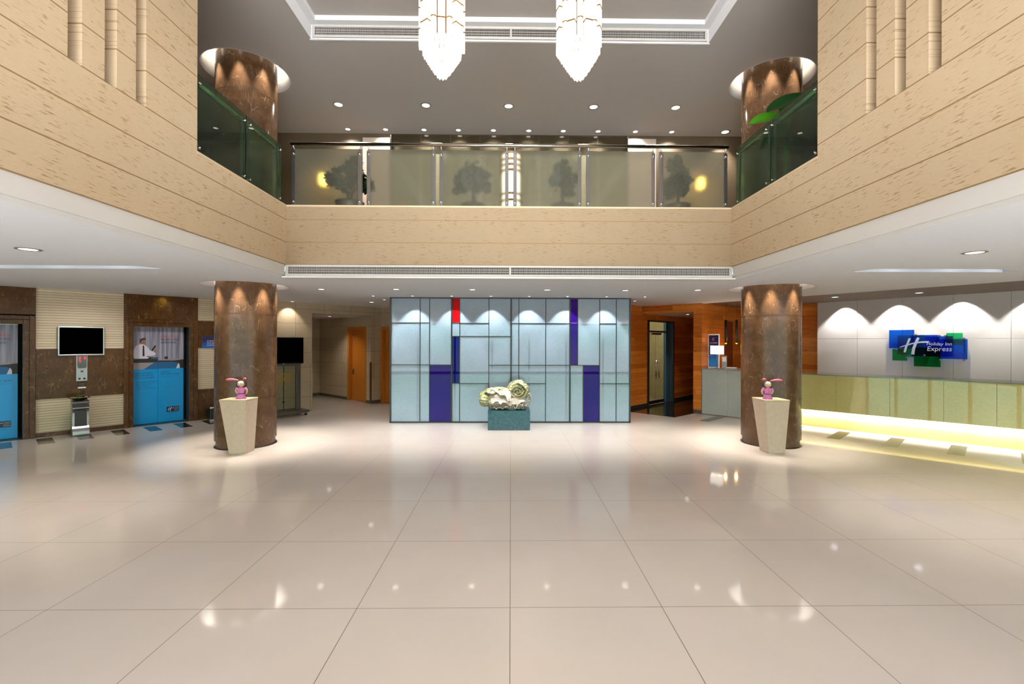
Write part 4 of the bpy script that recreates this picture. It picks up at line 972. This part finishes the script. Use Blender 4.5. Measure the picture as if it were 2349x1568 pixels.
# ---- logo made of strokes: slanted H with a long bar
def h_mark(b, x, z, h, y):
    """x,z lower left, h height"""
    def stroke(pts, w0, w1):
        n = len(pts); L_, R_ = [], []
        for i, p in enumerate(pts):
            a = pts[max(0, i - 1)]; c = pts[min(n - 1, i + 1)]; d = Vector((c[0] - a[0], c[1] - a[1])).normalized(); w_ = w0 + (w1 - w0) * i / (n - 1)
            L_.append((p[0] - d.y * w_, p[1] + d.x * w_)); R_.append((p[0] + d.y * w_, p[1] - d.x * w_))
        b.poly([(x + q[0] * h, z + q[1] * h) for q in reversed(L_ + R_[::-1])], y)
    stroke([(.24, .12), (.30, .42), (.40, .72), (.48, .96)], .055, .05)
    stroke([(.62, .0), (.66, .35), (.76, .68), (.88, 1.0)], .075, .06)
    stroke([(.0, .42), (.25, .52), (.6, .65), (.95, .73), (1.36, .75)], .022, .05)
    return b

# ---- lift fronts
LIFTB = plain('printed_blue_film', (0, 146, 212), 0.3, coat=.0, var=.03); LIFTG = plain('printed_curtain_grey', (150, 146, 160), 0.35, var=.04)
def mk_curtain():
    m = Mat('printed_curtain'); x, y, z = m.xyz(m.coord()); f = m.noise(m.comb(m.math('MULTIPLY', x, 26.0), 0.0, m.math('MULTIPLY', z, .8)), 1.0, 3)
    return m.fin(m.mix(m.step(f, .3, .7), lin((104, 102, 118)), lin((172, 168, 184))), .35, 0, .4, .2)
CURT = mk_curtain()
INKD = plain('ink_dark_blue', (22, 34, 74), .5); INKR = plain('ink_red', (196, 26, 30), .5); INKN = plain('ink_navy', (4, 20, 62), .4); INKW = plain('ink_white', (212, 216, 226), .5)
PSKIN = plain('printed_skin', (150, 98, 74), .5); PSHIRT = plain('printed_shirt', (216, 210, 222), .5); PHAIR = plain('printed_dark', (22, 18, 20), .5); PTABLE = plain('printed_table', (150, 138, 140), .5); PCHAIR = plain('printed_blue_chair', (12, 88, 136), .5)
def lift(s0, label, side_):
    """lift front with marble surround; local x starts at the outer left of the surround, doors at x 0.15..1.08"""
    t = thing('lift_entrance', label, 'lift', group='lift entrances'); put(t, LW, s0, 0)
    f = MB()
    def jamb(x0, x1): f.bbox(x0, x1, -.035, .3, 0, 2.02, .004)
    f.bbox(0, .075, -.045, .3, 0, 2.17, .006).bbox(.075, .15, -.025, .3, 0, 2.10, .006).bbox(1.165, 1.24, -.045, .3, 0, 2.17, .006).bbox(1.09, 1.165, -.025, .3, 0, 2.10, .006)
    f.bbox(.075, 1.165, -.045, .3, 2.10, 2.17, .006).bbox(.15, 1.09, -.025, .3, 2.02, 2.10, .006)
    f.build('marble_surround', MARBW, t)
    MB().box(1.085, 1.089, .0, .215, 0, 2.02).box(.151, .155, .0, .215, 0, 2.02).build('jamb_lining', GUN, t)
    MB().box(.15, 1.09, -.02, .22, 0, .004).build('sill', GUN, t)
    Y0 = .20; seam = .587
    for (x0, x1, nm) in ((.14, seam - .002, 'left'), (seam + .002, 1.032, 'right')):
        d = MB().box(x0, x1, Y0, Y0 + .03, .012, 2.02).build('door_panel', STEEL, t)
        y = Y0 - .0012
        MB().poly([(x0, .012), (x1, .012), (x1, 1.142), (x0, 1.142)], y).build('blue_film', LIFTB, d)
        MB().poly([(x0, 1.142), (x1, 1.142), (x1, 2.012), (x0, 2.012)], y).build('curtain_print', CURT, d)
        z0 = 1.142; y2 = y - .0008; y3 = y - .0016; y4 = y - .0024
        if nm == 'left':
            MB().poly([(x0, z0), (x1, z0), (x1, z0 + .24), (x0 + .20, z0 + .25), (x0, z0 + .33), (x0, z0)], y2).poly([(x0, z0 + .3), (x0 + .035, z0 + .3), (x0 + .035, 2.012), (x0, 2.012)], y2).build('dark_print', PHAIR, d)
            MB().poly([(x0, z0), (seam - .23, z0), (seam - .06, z0 + .135), (x0, z0 + .135)], y3).build('table_print', PTABLE, d)
            MB().poly([(seam - .23, z0), (x1, z0), (x1, z0 + .14), (seam - .06, z0 + .135)], y3).poly([(seam - .12, z0 + .215), (x1, z0 + .20), (x1, z0 + .225), (seam - .10, z0 + .235)], y3).build('chair_print', PCHAIR, d)
            q = MB(); q.poly([(.20, 1.36), (.42, 1.36), (.44, 1.40), (.50, 1.42), (.55, 1.44), (.535, 1.50), (.46, 1.52), (.41, 1.60), (.35, 1.66), (.29, 1.66), (.22, 1.62), (.185, 1.52), (.18, 1.42)], y3).build('shirt_print', PSHIRT, d)
            q = MB(); q.poly([(.295, 1.66), (.355, 1.655), (.385, 1.68), (.385, 1.73), (.37, 1.765), (.30, 1.765), (.285, 1.70)], y4).poly([(.52, 1.49), (.55, 1.48), (.555, 1.53), (.525, 1.55)], y4).poly([(.40, 1.395), (.46, 1.385), (.46, 1.41), (.41, 1.42)], y4).build('skin_print', PSKIN, d)
            q = MB(); q.poly([(.283, 1.70), (.29, 1.76), (.33, 1.785), (.375, 1.785), (.392, 1.755), (.36, 1.748), (.32, 1.74), (.305, 1.69)], y4 - .0004).poly([(.33, 1.41), (.365, 1.41), (.358, 1.62), (.343, 1.64), (.332, 1.62)], y4).poly([(.475, 1.535), (.50, 1.51), (.555, 1.62), (.53, 1.64)], y4 - .0006).build('hair_and_tie_print', PHAIR, d)
            k = MB()
            for i, (s_, h_) in enumerate((('加盟智选假日酒店,', .026), ('共享全球2500多家', .026), ('酒店业主的成功保障', .026))): k.text(s_, h_, .195, 1.045 - i * .047, y3, fit=(.31, .31, .335)[i])
            for i, s_ in enumerate(('·  全球最具规模的品牌酒店', '·  强大的预订系统', '·  广泛的市场推广', '·  完善的培训与支持体系')): k.text(s_, .017, .205, .865 - i * .043, y3, fit=(.345, .27, .24, .34)[i])
            k.build('lettering', INKD, d)
        else:
            MB().poly([(x0, z0 + .135), (x0, z0), (x1, z0), (x1, z0 + .19), (x1 - .03, z0 + .185), (x0, z0 + .18)], y2).poly([(.70, z0 + .20), (.755, z0 + .20), (.755, z0 + .255), (.70, z0 + .255)], y4).build('dark_print', PHAIR, d)
            MB().poly([(x0, z0 + .175), (x1 - .18, z0 + .165), (x1, z0 + .185), (x1, z0 + .20), (x1 - .25, z0 + .205), (x0, z0 + .20)], y3).build('table_print', PTABLE, d)
            MB().poly([(x0, z0), (.90, z0), (.935, z0 + .10), (.91, z0 + .125), (.80, z0 + .14), (x0, z0 + .145)], y3).build('chair_print', PCHAIR, d)
            MB().poly([(.90, z0), (.965, z0), (.965, z0 + .06), (.945, z0 + .11), (.935, z0 + .10)], y3).build('chair_rim_print', PSHIRT, d)
            MB().text('从客人到主人.', .048, .635, 1.80, y3, fit=.325, bold=.003).build('red_lettering', INKR, d)
            k = MB().text('智选假日酒店,', .048, .635, 1.735, y3, fit=.325).text('值得您拥有!', .048, .635, 1.67, y3, fit=.275)
            k.text('加盟热线:', .024, .635, 1.062, y3, fit=.15).text('021-2036 3535', .03, .635, 1.012, y3, fit=.325).text('www.hiexdevelopment.cn', .014, .635, .965, y3, fit=.325)
            k.text('扫描二维码', .012, .715, .842, y3, fit=.09).text('扫描二维码', .012, .715, .752, y3, fit=.09); k.text('STAY SMART', .016, .775, .175, y3, fit=.13)
            k.build('lettering', INKD, d)
            lg = MB().poly([(.735, .215), (.955, .215), (.955, .325), (.735, .325)], y3).build('logo_plate', INKN, d)
            k = MB(); h_mark(k, .745, .228, .085, y4); k.poly([(.868, .225), (.8695, .225), (.8695, .315), (.868, .315)], y4); k.text('智选假日酒店', .017, .878, .29, y4, fit=.066).text('Holiday Inn', .018, .878, .262, y4, fit=.07).text('Express', .024, .878, .23, y4, fit=.07)
            k.build('logo_lettering', INKW, lg)
    return t
lift(1.2, 'lift with blue poster doors, right of the wall screen and beside the column', 1)
lift(-1.24, 'lift with blue poster doors at the left edge, left of the wall screen', -1)

# ---- wall screen, call panel, notices, bin with bowl of succulents
t = thing('wall_screen', 'black wall-mounted screen in a silver frame between the two lifts', 'television'); put(t, LW, .592, -.05)
f = MB(); w2, h0, h1 = .316, 1.458, 1.992
f.bbox(-w2, w2, -.03, .05, h1 - .022, h1, .004).bbox(-w2, w2, -.03, .05, h0, h0 + .022, .004).bbox(-w2, -w2 + .02, -.03, .05, h0 + .022, h1 - .022, .004).bbox(w2 - .02, w2, -.03, .05, h0 + .022, h1 - .022, .004).build('bezel', SILVER, t)
MB().box(-w2 + .02, w2 - .02, -.018, .03, h0 + .022, h1 - .022).build('screen', SCREENB, t)
t = thing('lift_call_panel', 'steel lift call panel with red floor digits under the wall screen', 'control panel'); put(t, LW, .60, 0)
MB().bbox(-.078, .078, -.022, 0, .972, 1.452, .005).build('face_plate', STEEL, t)
MB().poly([(-.064, 1.25), (-.05, 1.215), (.05, 1.215), (.064, 1.25), (.064, 1.448), (-.064, 1.448)], -.0235).build('display', plain('teal_display', (8, 36, 40), .15, coat=.5), t)
k = MB().text('3', .045, -.042, 1.385, -.025, bold=.02).text('8', .045, .025, 1.385, -.025, bold=.02).poly([(-.034, 1.325), (-.022, 1.325), (-.022, 1.35), (-.012, 1.35), (-.028, 1.372), (-.044, 1.35), (-.034, 1.35)], -.025)
k.build('digits', glow('red_led', (255, 20, 50), 3.0), t)
MB().lathe([(0.0001, -.004), (.032, -.004), (.032, 0)], 20, Tr(-.032, -.022, 1.03) @ Rx(-PI / 2) @ Rx(PI)).build('button_rim', SILVER, t)
for x in (-.034, .033): MB().lathe([(.0001, -.008), (.017, -.008), (.018, 0)], 20, Tr(x, -.022, 1.02) @ Rx(-PI / 2)).build('button', BLACK, t)
MB().box(-.018, .018, -.0235, -.022, 1.14, 1.17).build('keyhole_plate', BLACK, t)
t = thing('notice_plate', 'small black notice plate under the lift call panel', 'sign'); put(t, LW, .60, 0)
MB().bbox(-.058, .058, -.012, 0, .868, .95, .002).build('plate', BLACK, t)
MB().text('请勿吸烟', .014, -.04, .915, -.013, fit=.08).text('NO SMOKING', .010, -.04, .892, -.013, fit=.08).build('lettering', STEEL, t)
t = thing('card_holder', 'small grey holder with a white card between notice plate and bin', 'card holder'); put(t, LW, .60, 0)
MB().bbox(-.055, .055, -.02, 0, .835, .866, .003).build('holder', SILVER, t)
MB().bbox(-.048, .048, -.012, -.002, .728, .835, .001).build('card', plain('white_card', (214, 218, 228), .5), t)
MB().text('电梯使用须知', .010, -.036, .765, -.0135, fit=.07).box(-.04, -.02, -.0136, -.0128, .80, .818).text('小心夹手', .008, -.03, .742, -.0135, fit=.06).build('lettering', INKD, t)
# bin: a rolled steel sheet with a black opening panel
t = thing('waste_bin', 'curved brushed steel waste bin with black panel, under the lift call panel', 'bin'); put(t, LW, .545, -.30)
pr = [(-.13, .642), (-.15, .63), (-.145, .60), (-.10, .585), (-.085, .57), (-.115, .55), (-.152, .53), (-.15, .505), (-.11, .485), (-.085, .44), (-.08, .36), (-.085, .26), (-.10, .19), (-.13, .15), (-.15, .10), (-.155, .04), (-.15, .0)]
def bsh(x0, x1):
    n = len(pr); vs = []
    for x in (x0, x1): vs += [(x, p[0], p[1]) for p in pr] + [(x, .13, .0), (x, .13, .642)]
    m = n + 2; fs = [(i, m + i, m + (i + 1) % m, (i + 1) % m) for i in range(m)]
    q = MB(); q.add(vs, fs); loop = [(p[0], p[1]) for p in pr] + [(.13, 0), (.13, .642)]
    for x, rev in ((x0, 0), (x1, 1)):
        tr = tessellate_polygon([[Vector((p[0], p[1], 0)) for p in loop]]); q.add([(x, p[0], p[1]) for p in loop], [tuple(i) if rev else tuple(reversed(i)) for i in tr])
    return q
bsh(-.112, .112).build('shell', STEEL, t)
MB().bbox(-.083, .083, -.108, -.07, .185, .475, .004).build('flap', BLACK, t)
MB().bbox(-.092, -.082, -.105, -.07, .18, .42, .002).bbox(.082, .092, -.105, -.07, .18, .42, .002).build('flap_edge', SILVER, t)
t = thing('succulent_bowl', 'dark bowl of green succulents and pebbles on top of the steel bin', 'potted plant'); put(t, LW, .535, -.31); t.location.z = .643
MB().lathe([(.06, 0), (.10, .02), (.148, .055), (.152, .058), (.14, .054), (.09, .03), (.0001, .03)], 32).build('bowl', BRONZE, t)
b = MB()
for i in range(40):
    a = rnd.random() * 6.28; r_ = .125 * math.sqrt(rnd.random()); b.ball((r_ * math.cos(a), r_ * math.sin(a), .05), rnd.uniform(.008, .014), 5)
b.build('pebbles', plain('pale_pebbles', (190, 170, 140), .6), t)
f = MB()
for (cx, cy_, n, L) in ((0, 0, 22, .07), (-.05, .02, 14, .05), (.055, -.01, 14, .05), (0, -.05, 12, .045)):
    for i in range(n):
        v_, g_ = leaf_vs(L * (1 - .35 * (i % 3) / 3), .018, .1); f.add(v_, g_, Tr(cx, cy_, .055) @ Rz(i * 2.4) @ Ry(-.35 - .3 * (i % 3)), True)
f.build('succulent', LEAFB, t)
# blue notice and shoe polisher, half hidden by the column
t = thing('blue_notice', 'blue police notice with red emblem on the marble, half behind the left column', 'sign'); put(t, LW, 2.52, -.012)
def mk_bluegrad(nm, a, b_, z0, z1):
    m = Mat(nm); x, y, z = m.xyz(m.coord()); f = m.step(z, z0, z1); wv = m.noise(m.comb(m.math('MULTIPLY', x, 2.0), 0.0, m.math('MULTIPLY', z, 9.0)), 1.5, 3)
    return m.fin(m.mix(m.math('MULTIPLY', f, m.math('MULTIPLY_ADD', wv, .6, .7)), lin(a), lin(b_)), .3, 0, .4, .3)
MB().bbox(0, .48, -.012, 0, 1.57, 1.845, .002).build('board', mk_bluegrad('blue_print', (10, 90, 190), (8, 12, 70), 1.57, 1.75), t)
MB().lathe([(.0001, 0), (.026, 0), (.034, .001), (.034, .002)], 20, Tr(.25, -.0125, 1.79) @ Rx(PI / 2)).build('emblem', INKR, t)
MB().text('公安机关提醒您', .030, .085, 1.715, -.0135, fit=.33).text('请妥善保管好随', .030, .085, 1.668, -.0135, fit=.33).text('身携带财物安全', .030, .085, 1.62, -.0135, fit=.33).build('lettering', INKW, t)
t = thing('shoe_polisher', 'low black and chrome shoe polishing machine half behind the left column', 'shoe polisher'); put(t, LW, 2.78, -.22)
MB().bbox(-.20, .20, -.14, .16, .03, .27, .02).build('case', BLACK, t)
MB().bbox(-.21, .21, -.16, .0, .0, .035, .006).build('foot_plate', SILVER, t)
MB().bbox(-.205, .205, -.15, .165, .265, .305, .008).build('top_cover', CHROME, t)
MB().tube([(-.10, -.1, .30), (-.10, -.1, .39), (.12, -.1, .39), (.12, -.1, .30)], .009, 10).bbox(-.13, .15, -.12, -.08, .385, .405, .004).build('handle', CHROME, t)
MB().cyl(.05, -.15, .15, 20, M=Tr(0, -.12, .12) @ Ry(PI / 2)).build('brush', plain('dark_red_brush', (70, 14, 12), .9), t)

# ---- black screen on a rolling stand
t = thing('screen_stand', 'black screen on a wheeled metal stand with glass front, by the limestone wall', 'display stand'); put(t, LW2, 3.86, -.42)
MB().bbox(-.46, .46, -.02, .05, 1.20, 1.815, .006).build('bezel', BLACK, t)
MB().box(-.445, .445, -.0215, .0, 1.225, 1.80).build('screen', SCREENB, t)
MB().bbox(-.012, .012, -.024, -.018, 1.205, 1.219, .002).build('badge', SILVER, t)
for x in (-.43, .33): MB().bbox(x, x + .10, .06, .12, .10, 1.22, .004).build('upright', GUN, t)
MB().bbox(-.43, .43, .05, .12, 1.14, 1.21, .004).build('top_bar', GUN, t)
g = MB().bbox(-.33, .33, .078, .088, .12, 1.14, .002).build('glass_front', mk_clear('stand_glass', (.90, .93, .88)), t)
k = MB(); yy = .0765; x0, x1, z0, z1 = -.11, .22, .80, .98
for (a, b_, c, d) in ((x0, x1, z1 - .012, z1), (x0, x1, z0, z0 + .012), (x0, x0 + .012, z0, z1), (x1 - .012, x1, z0, z1)): k.poly([(a, c), (b_, c), (b_, d), (a, d)], yy)
k.text('FOCUS', .055, -.02, .905, yy, fit=.22, bold=.02).text('MEDIA', .055, -.085, .825, yy, fit=.285, bold=.02).text('分众传媒', .05, -.11, .72, yy, fit=.33)
k.build('lettering', plain('gold_print', (176, 132, 40), .4, .3), g)
MB().tube([(.06, .11, 1.14), (.058, .11, .6), (.06, .11, .12)], .009, 8).bbox(.035, .085, .10, .125, .30, .33, .003).build('cable', DARK, t)
MB().bbox(-.50, .50, -.24, .26, .075, .125, .006).build('base', GUN, t)
for x in (-.44, .44):
    for y in (-.18, .2):
        c = MB().cyl(.033, -.012, .012, 18, M=Tr(x, y, .034) @ Rx(PI / 2)).build('caster', BLACK, t); MB().bbox(x - .02, x + .02, y - .016, y + .016, .05, .078, .003).build('bracket', CHROME, c)

# ---- sign of overlapping acrylic plates on the reception wall
SBLUE = mk_clear('blue_acrylic', (.04, .40, .98)); SNAVY = mk_clear('navy_acrylic', (.16, .38, .86)); SGREEN = mk_clear('green_acrylic', (.05, .62, .28)); SGREENL = mk_clear('bright_green_acrylic', (.08, .84, .50)); STEAL = mk_clear('teal_acrylic', (.30, .72, .74))
t = thing('acrylic_sign', 'hotel sign of overlapping blue and green acrylic plates on the grey reception wall', 'sign'); put(t, RW, 0, 0)
PL = [('blue plate at the upper left', SBLUE, 1.474, 1.911, 1.601, 2.005, -.06), ('long navy plate across the middle', SNAVY, 1.868, 2.315, 1.437, 1.892, -.075), ('teal plate behind the slanted letter', STEAL, 1.634, 2.093, 1.474, 1.885, -.095), ('navy plate behind the lettering', SNAVY, 2.099, 2.541, 1.444, 1.864, -.11),
      ('blue plate at the right', SBLUE, 2.307, 2.744, 1.397, 1.803, -.05), ('bright green plate at the upper right', SGREENL, 2.434, 2.68, 1.683, 1.93, -.085), ('green plate at the lower left', SGREEN, 1.539, 1.796, 1.332, 1.586, -.08), ('large green plate at the bottom', SGREEN, 1.906, 2.341, 1.221, 1.628, -.055), ('green plate under the slanted letter', SGREENL, 1.78, 1.92, 1.42, 1.64, -.07)]
for lb, m, x0, x1, z0, z1, y in PL:
    p = MB().bbox(x0, x1, y - .004, y + .004, z0, z1, .001).build('acrylic_plate', m, t); p['label'] = lb
for x, z in ((1.926, 1.894), (1.628, 1.583), (1.792, 1.414), (1.891, 1.417), (2.314, 1.873), (2.419, 1.875), (2.685, 1.813), (2.094, 1.463), (2.346, 1.374), (2.693, 1.381)):
    MB().bbox(x - .014, x + .014, -.118, 0, z - .014, z + .014, .003).build('standoff', STEEL, t)
SWHT = plain('sign_white_print', (214, 220, 228), .4)
k = MB(); h_mark(k, 1.678, 1.475, .36, -.1165); k.build('slanted_letter', SWHT, t)
MB().text('Holiday Inn', .085, 2.13, 1.652, -.1165, fit=.395, shear=.15).text('Express', .125, 2.14, 1.525, -.1165, fit=.385, shear=.12).build('lettering', SWHT, t)

# ---- reception desk of yellow woven glass with a light strip
t = thing('reception_desk', 'long reception desk of yellow woven glass with a glowing strip near the floor', 'reception desk'); put(t, DW, 0, 0)
LIP = .075
for i, (x0, x1) in enumerate(((-.30, .60), (.60, 1.43), (1.43, 2.16), (2.16, 2.80), (2.80, 3.50), (3.50, 4.3))):
    MB().bbox(x0 + .0015, x1 - .0015, -LIP, -LIP + .012, .345, 1.066, .0015).build('front_panel', DESKG, t)
MB().box(-.30, 4.3, -LIP + .0125, -LIP + .018, .352, 1.06).build('light_leak_board', DARK, t)  # added unseen board, blocks strip light leaking between the front panels
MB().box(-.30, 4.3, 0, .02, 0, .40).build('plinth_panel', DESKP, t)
MB().box(-.30, 4.3, -LIP + .012, .62, .375, .395).box(-.30, -.285, -LIP + .012, .62, 0, 1.066).box(-.30, 4.3, .60, .62, 0, 1.05).build('carcass', plain('desk_carcass', (120, 112, 90), .6), t)
MB().bbox(-.32, 4.32, -LIP - .02, .66, 1.068, 1.086, .002).build('counter_top', mk_fabric_glass('desk_top_glass', (150, 160, 140), (110, 122, 104)), t)
MB().box(-.29, 4.29, -.045, -.012, .366, .374).build('light_strip', glow('led_strip', (255, 251, 234), E_DESK), t)

# ---- small side desk and what stands on it
t = thing('side_desk', 'smaller desk of grey woven glass with a steel edge, by the cedar wall', 'desk'); put(t, HW, 0, 0)
MB().bbox(.012, .606, -.01, .004, .012, 1.075, .0015).bbox(.609, 1.05, -.01, .004, .012, 1.075, .0015).build('front_panel', DESKW, t)
MB().bbox(.001, .012, -.014, .55, 0, 1.075, .002).bbox(1.05, 1.065, -.014, .55, 0, 1.075, .002).build('end_panel', GUN, t)
MB().bbox(.001, 1.07, -.02, .58, 1.077, 1.095, .002).build('counter_top', plain('side_desk_top', (150, 146, 138), .25, coat=.5), t)
t = thing('standing_notice', 'tall blue notice board with emblem in a white frame on the side desk', 'sign'); put(t, HW, .005, .36); t.location.z = 1.095
MB().bbox(0, .275, 0, .02, 0, .83, .003).build('white_frame', WHITEG, t)
bd = MB().box(.02, .255, -.002, .002, .03, .80).build('print', mk_bluegrad('blue_wave_print', (20, 120, 205), (10, 10, 66), .02, .52), t)
k = MB().lathe([(.0001, -.001), (.03, -.001), (.034, 0)], 20, Tr(.137, -.003, .70) @ Rx(PI / 2) @ Matrix.Diagonal((.85, 1.25, 1, 1))); k.build('emblem', plain('gold_emblem', (206, 130, 70), .4), bd)
MB().text('公安机关温馨提示', .026, .045, .60, -.0035, fit=.185).text('旅客须知', .02, .035, .535, -.0035, fit=.09).text('联系方式', .02, .035, .30, -.0035, fit=.08).build('white_lettering', INKW, bd)
MB().text('一、入住请出示身份证', .016, .035, .495, -.0035, fit=.19).text('二、贵重物品寄存', .016, .035, .46, -.0035, fit=.15).text('三、禁止携带危险品', .016, .035, .425, -.0035, fit=.17).text('四、来访登记制度', .016, .035, .39, -.0035, fit=.16).text('五、注意防火安全', .016, .035, .355, -.0035, fit=.16).build('red_lettering', plain('orange_ink', (206, 110, 60), .5), bd)
def table_lamp(dx, dy, label):
    t = thing('table_lamp', label, 'lamp', group='table lamps on the desks'); put(t, HW, dx, dy); t.location.z = 1.095
    MB().bbox(-.125, .125, -.085, .085, 0, .014, .003).build('base', STEEL, t)
    MB().bbox(-.012, .012, -.012, .012, .014, .38, .002).build('stem', STEEL, t)
    MB().box(-.13, .13, -.075, -.072, .345, .545).box(-.13, .13, .072, .075, .345, .545).box(-.13, -.127, -.072, .072, .345, .545).box(.127, .13, -.072, .072, .345, .545).build('lamp_shade', glow('lit_lamp_shade', (255, 246, 236), 1.5), t)
    point('table_lamp_light', (0, 0, .45), 3, WARM, .07, t)
    return t
table_lamp(.302, .16, 'lit table lamp with white rectangular shade before the standing notice')
table_lamp(.99, .30, 'second lit table lamp, mostly hidden behind the right marble column')
t = thing('card_rack', 'small clear leaflet rack behind the lit table lamp', 'leaflet rack'); put(t, HW, .36, .46); t.location.z = 1.095
MB().bbox(-.06, .06, 0, .012, 0, .30, .002).bbox(-.06, .06, -.05, 0, 0, .012, .002).build('back', plain('grey_acrylic', (150, 152, 158), .3), t)
MB().bbox(-.05, .05, -.012, -.002, .16, .27, .002).build('leaflets', WHITEG, t)
t = thing('paper_tray', 'low pale tray of papers beside the table lamp', 'tray'); put(t, HW, .56, .36); t.location.z = 1.095
MB().bbox(-.11, .11, -.08, .08, 0, .02, .003).build('tray', plain('grey_tray', (140, 142, 146), .4), t)
MB().box(-.10, .10, -.072, .072, .02, .035).build('papers', WHITEG, t)
for x, n in ((5.398, 'left'), (5.667, 'right')):
    t = thing('pendant_lamp', '%s one of two slim black tube pendants above the side desk' % n, 'pendant lamp', (x, 11.4, 1.705), 0.0, 'black tube pendants')
    MB().lathe([(.026, 0), (.029, 0), (.029, .575), (.006, .58), (.0001, .58)], 24).build('tube', BLACK, t)
    MB().cyl(.003, .58, ZB - 1.705, 6).build('cord', DARK, t)
    MB().lathe([(.0001, -.022), (.016, -.019), (.025, -.004), (.026, .004)], 20).build('bulb', glow('amber_bulb', (255, 150, 20), 4.0), t)
    point('pendant_light', (0, 0, -.06), 3, (1, .6, .2), .03, t)

# ---- glass double door in the cedar wall
d = struct(bpy.data.objects.new('door_1', None)); C.objects.link(d); put(d, WW, 0, 0)
MB().bbox(D0, D0 + .075, -.03, .16, 0, DH, .003).bbox(D1 - .06, D1, -.03, .16, 0, DH, .003).bbox(D0, D1, -.03, .16, DH - .03, DH, .003).bbox(D0 + .075, 1.99, .03, .12, 1.985, 2.035, .003).build('door_frame', BRONZE, d)
MB().bbox(1.99, 2.345, .02, .10, 0, DH - .03, .004).build('side_pillar', plain('steel_blue_reflection', (70, 112, 140), .25, .4), d)  # blue reflection is put into the cladding colour
MB().bbox(2.16, 2.175, .012, .02, 0, DH - .03, .002).build('pillar_joint', BRONZE, d)
MB().box(D0 + .075, 1.99, .07, .078, 2.035, DH - .03).build('transom_glass', SMOKE, d)
for x0, x1, hx in ((.975, 1.478, 1.40), (1.486, 1.985, 1.57)):
    lf = MB().bbox(x0, x1, .07, .082, .012, 1.98, .002).build('door_leaf', SMOKE, d)
    MB().bbox(x0, x1, .062, .09, .012, .10, .003).build('kick_rail', BLACK, lf)
    h = MB().tube([(hx, .015, .71), (hx, .015, 1.265)], .017, 14)
    for z in (.80, 1.17): h.tube([(hx, .015, z), (hx, .07, z)], .009, 10)
    h.build('door_handle', CHROME, lf)
MB().bbox(1.22, 1.72, .02, .07, 1.925, 1.975, .004).build('door_closer', BRONZE, d)
t = thing('switch_plates', 'small wall switch plates seen through the glass doors', 'light switch'); put(t, WW, 1.45, 1.5)
for x, m in ((0, BLACK), (.22, WHITEG), (.40, WHITEG)): MB().bbox(x - .05, x + .05, -.012, 0, 1.36, 1.47, .002).build('plate', m, t)
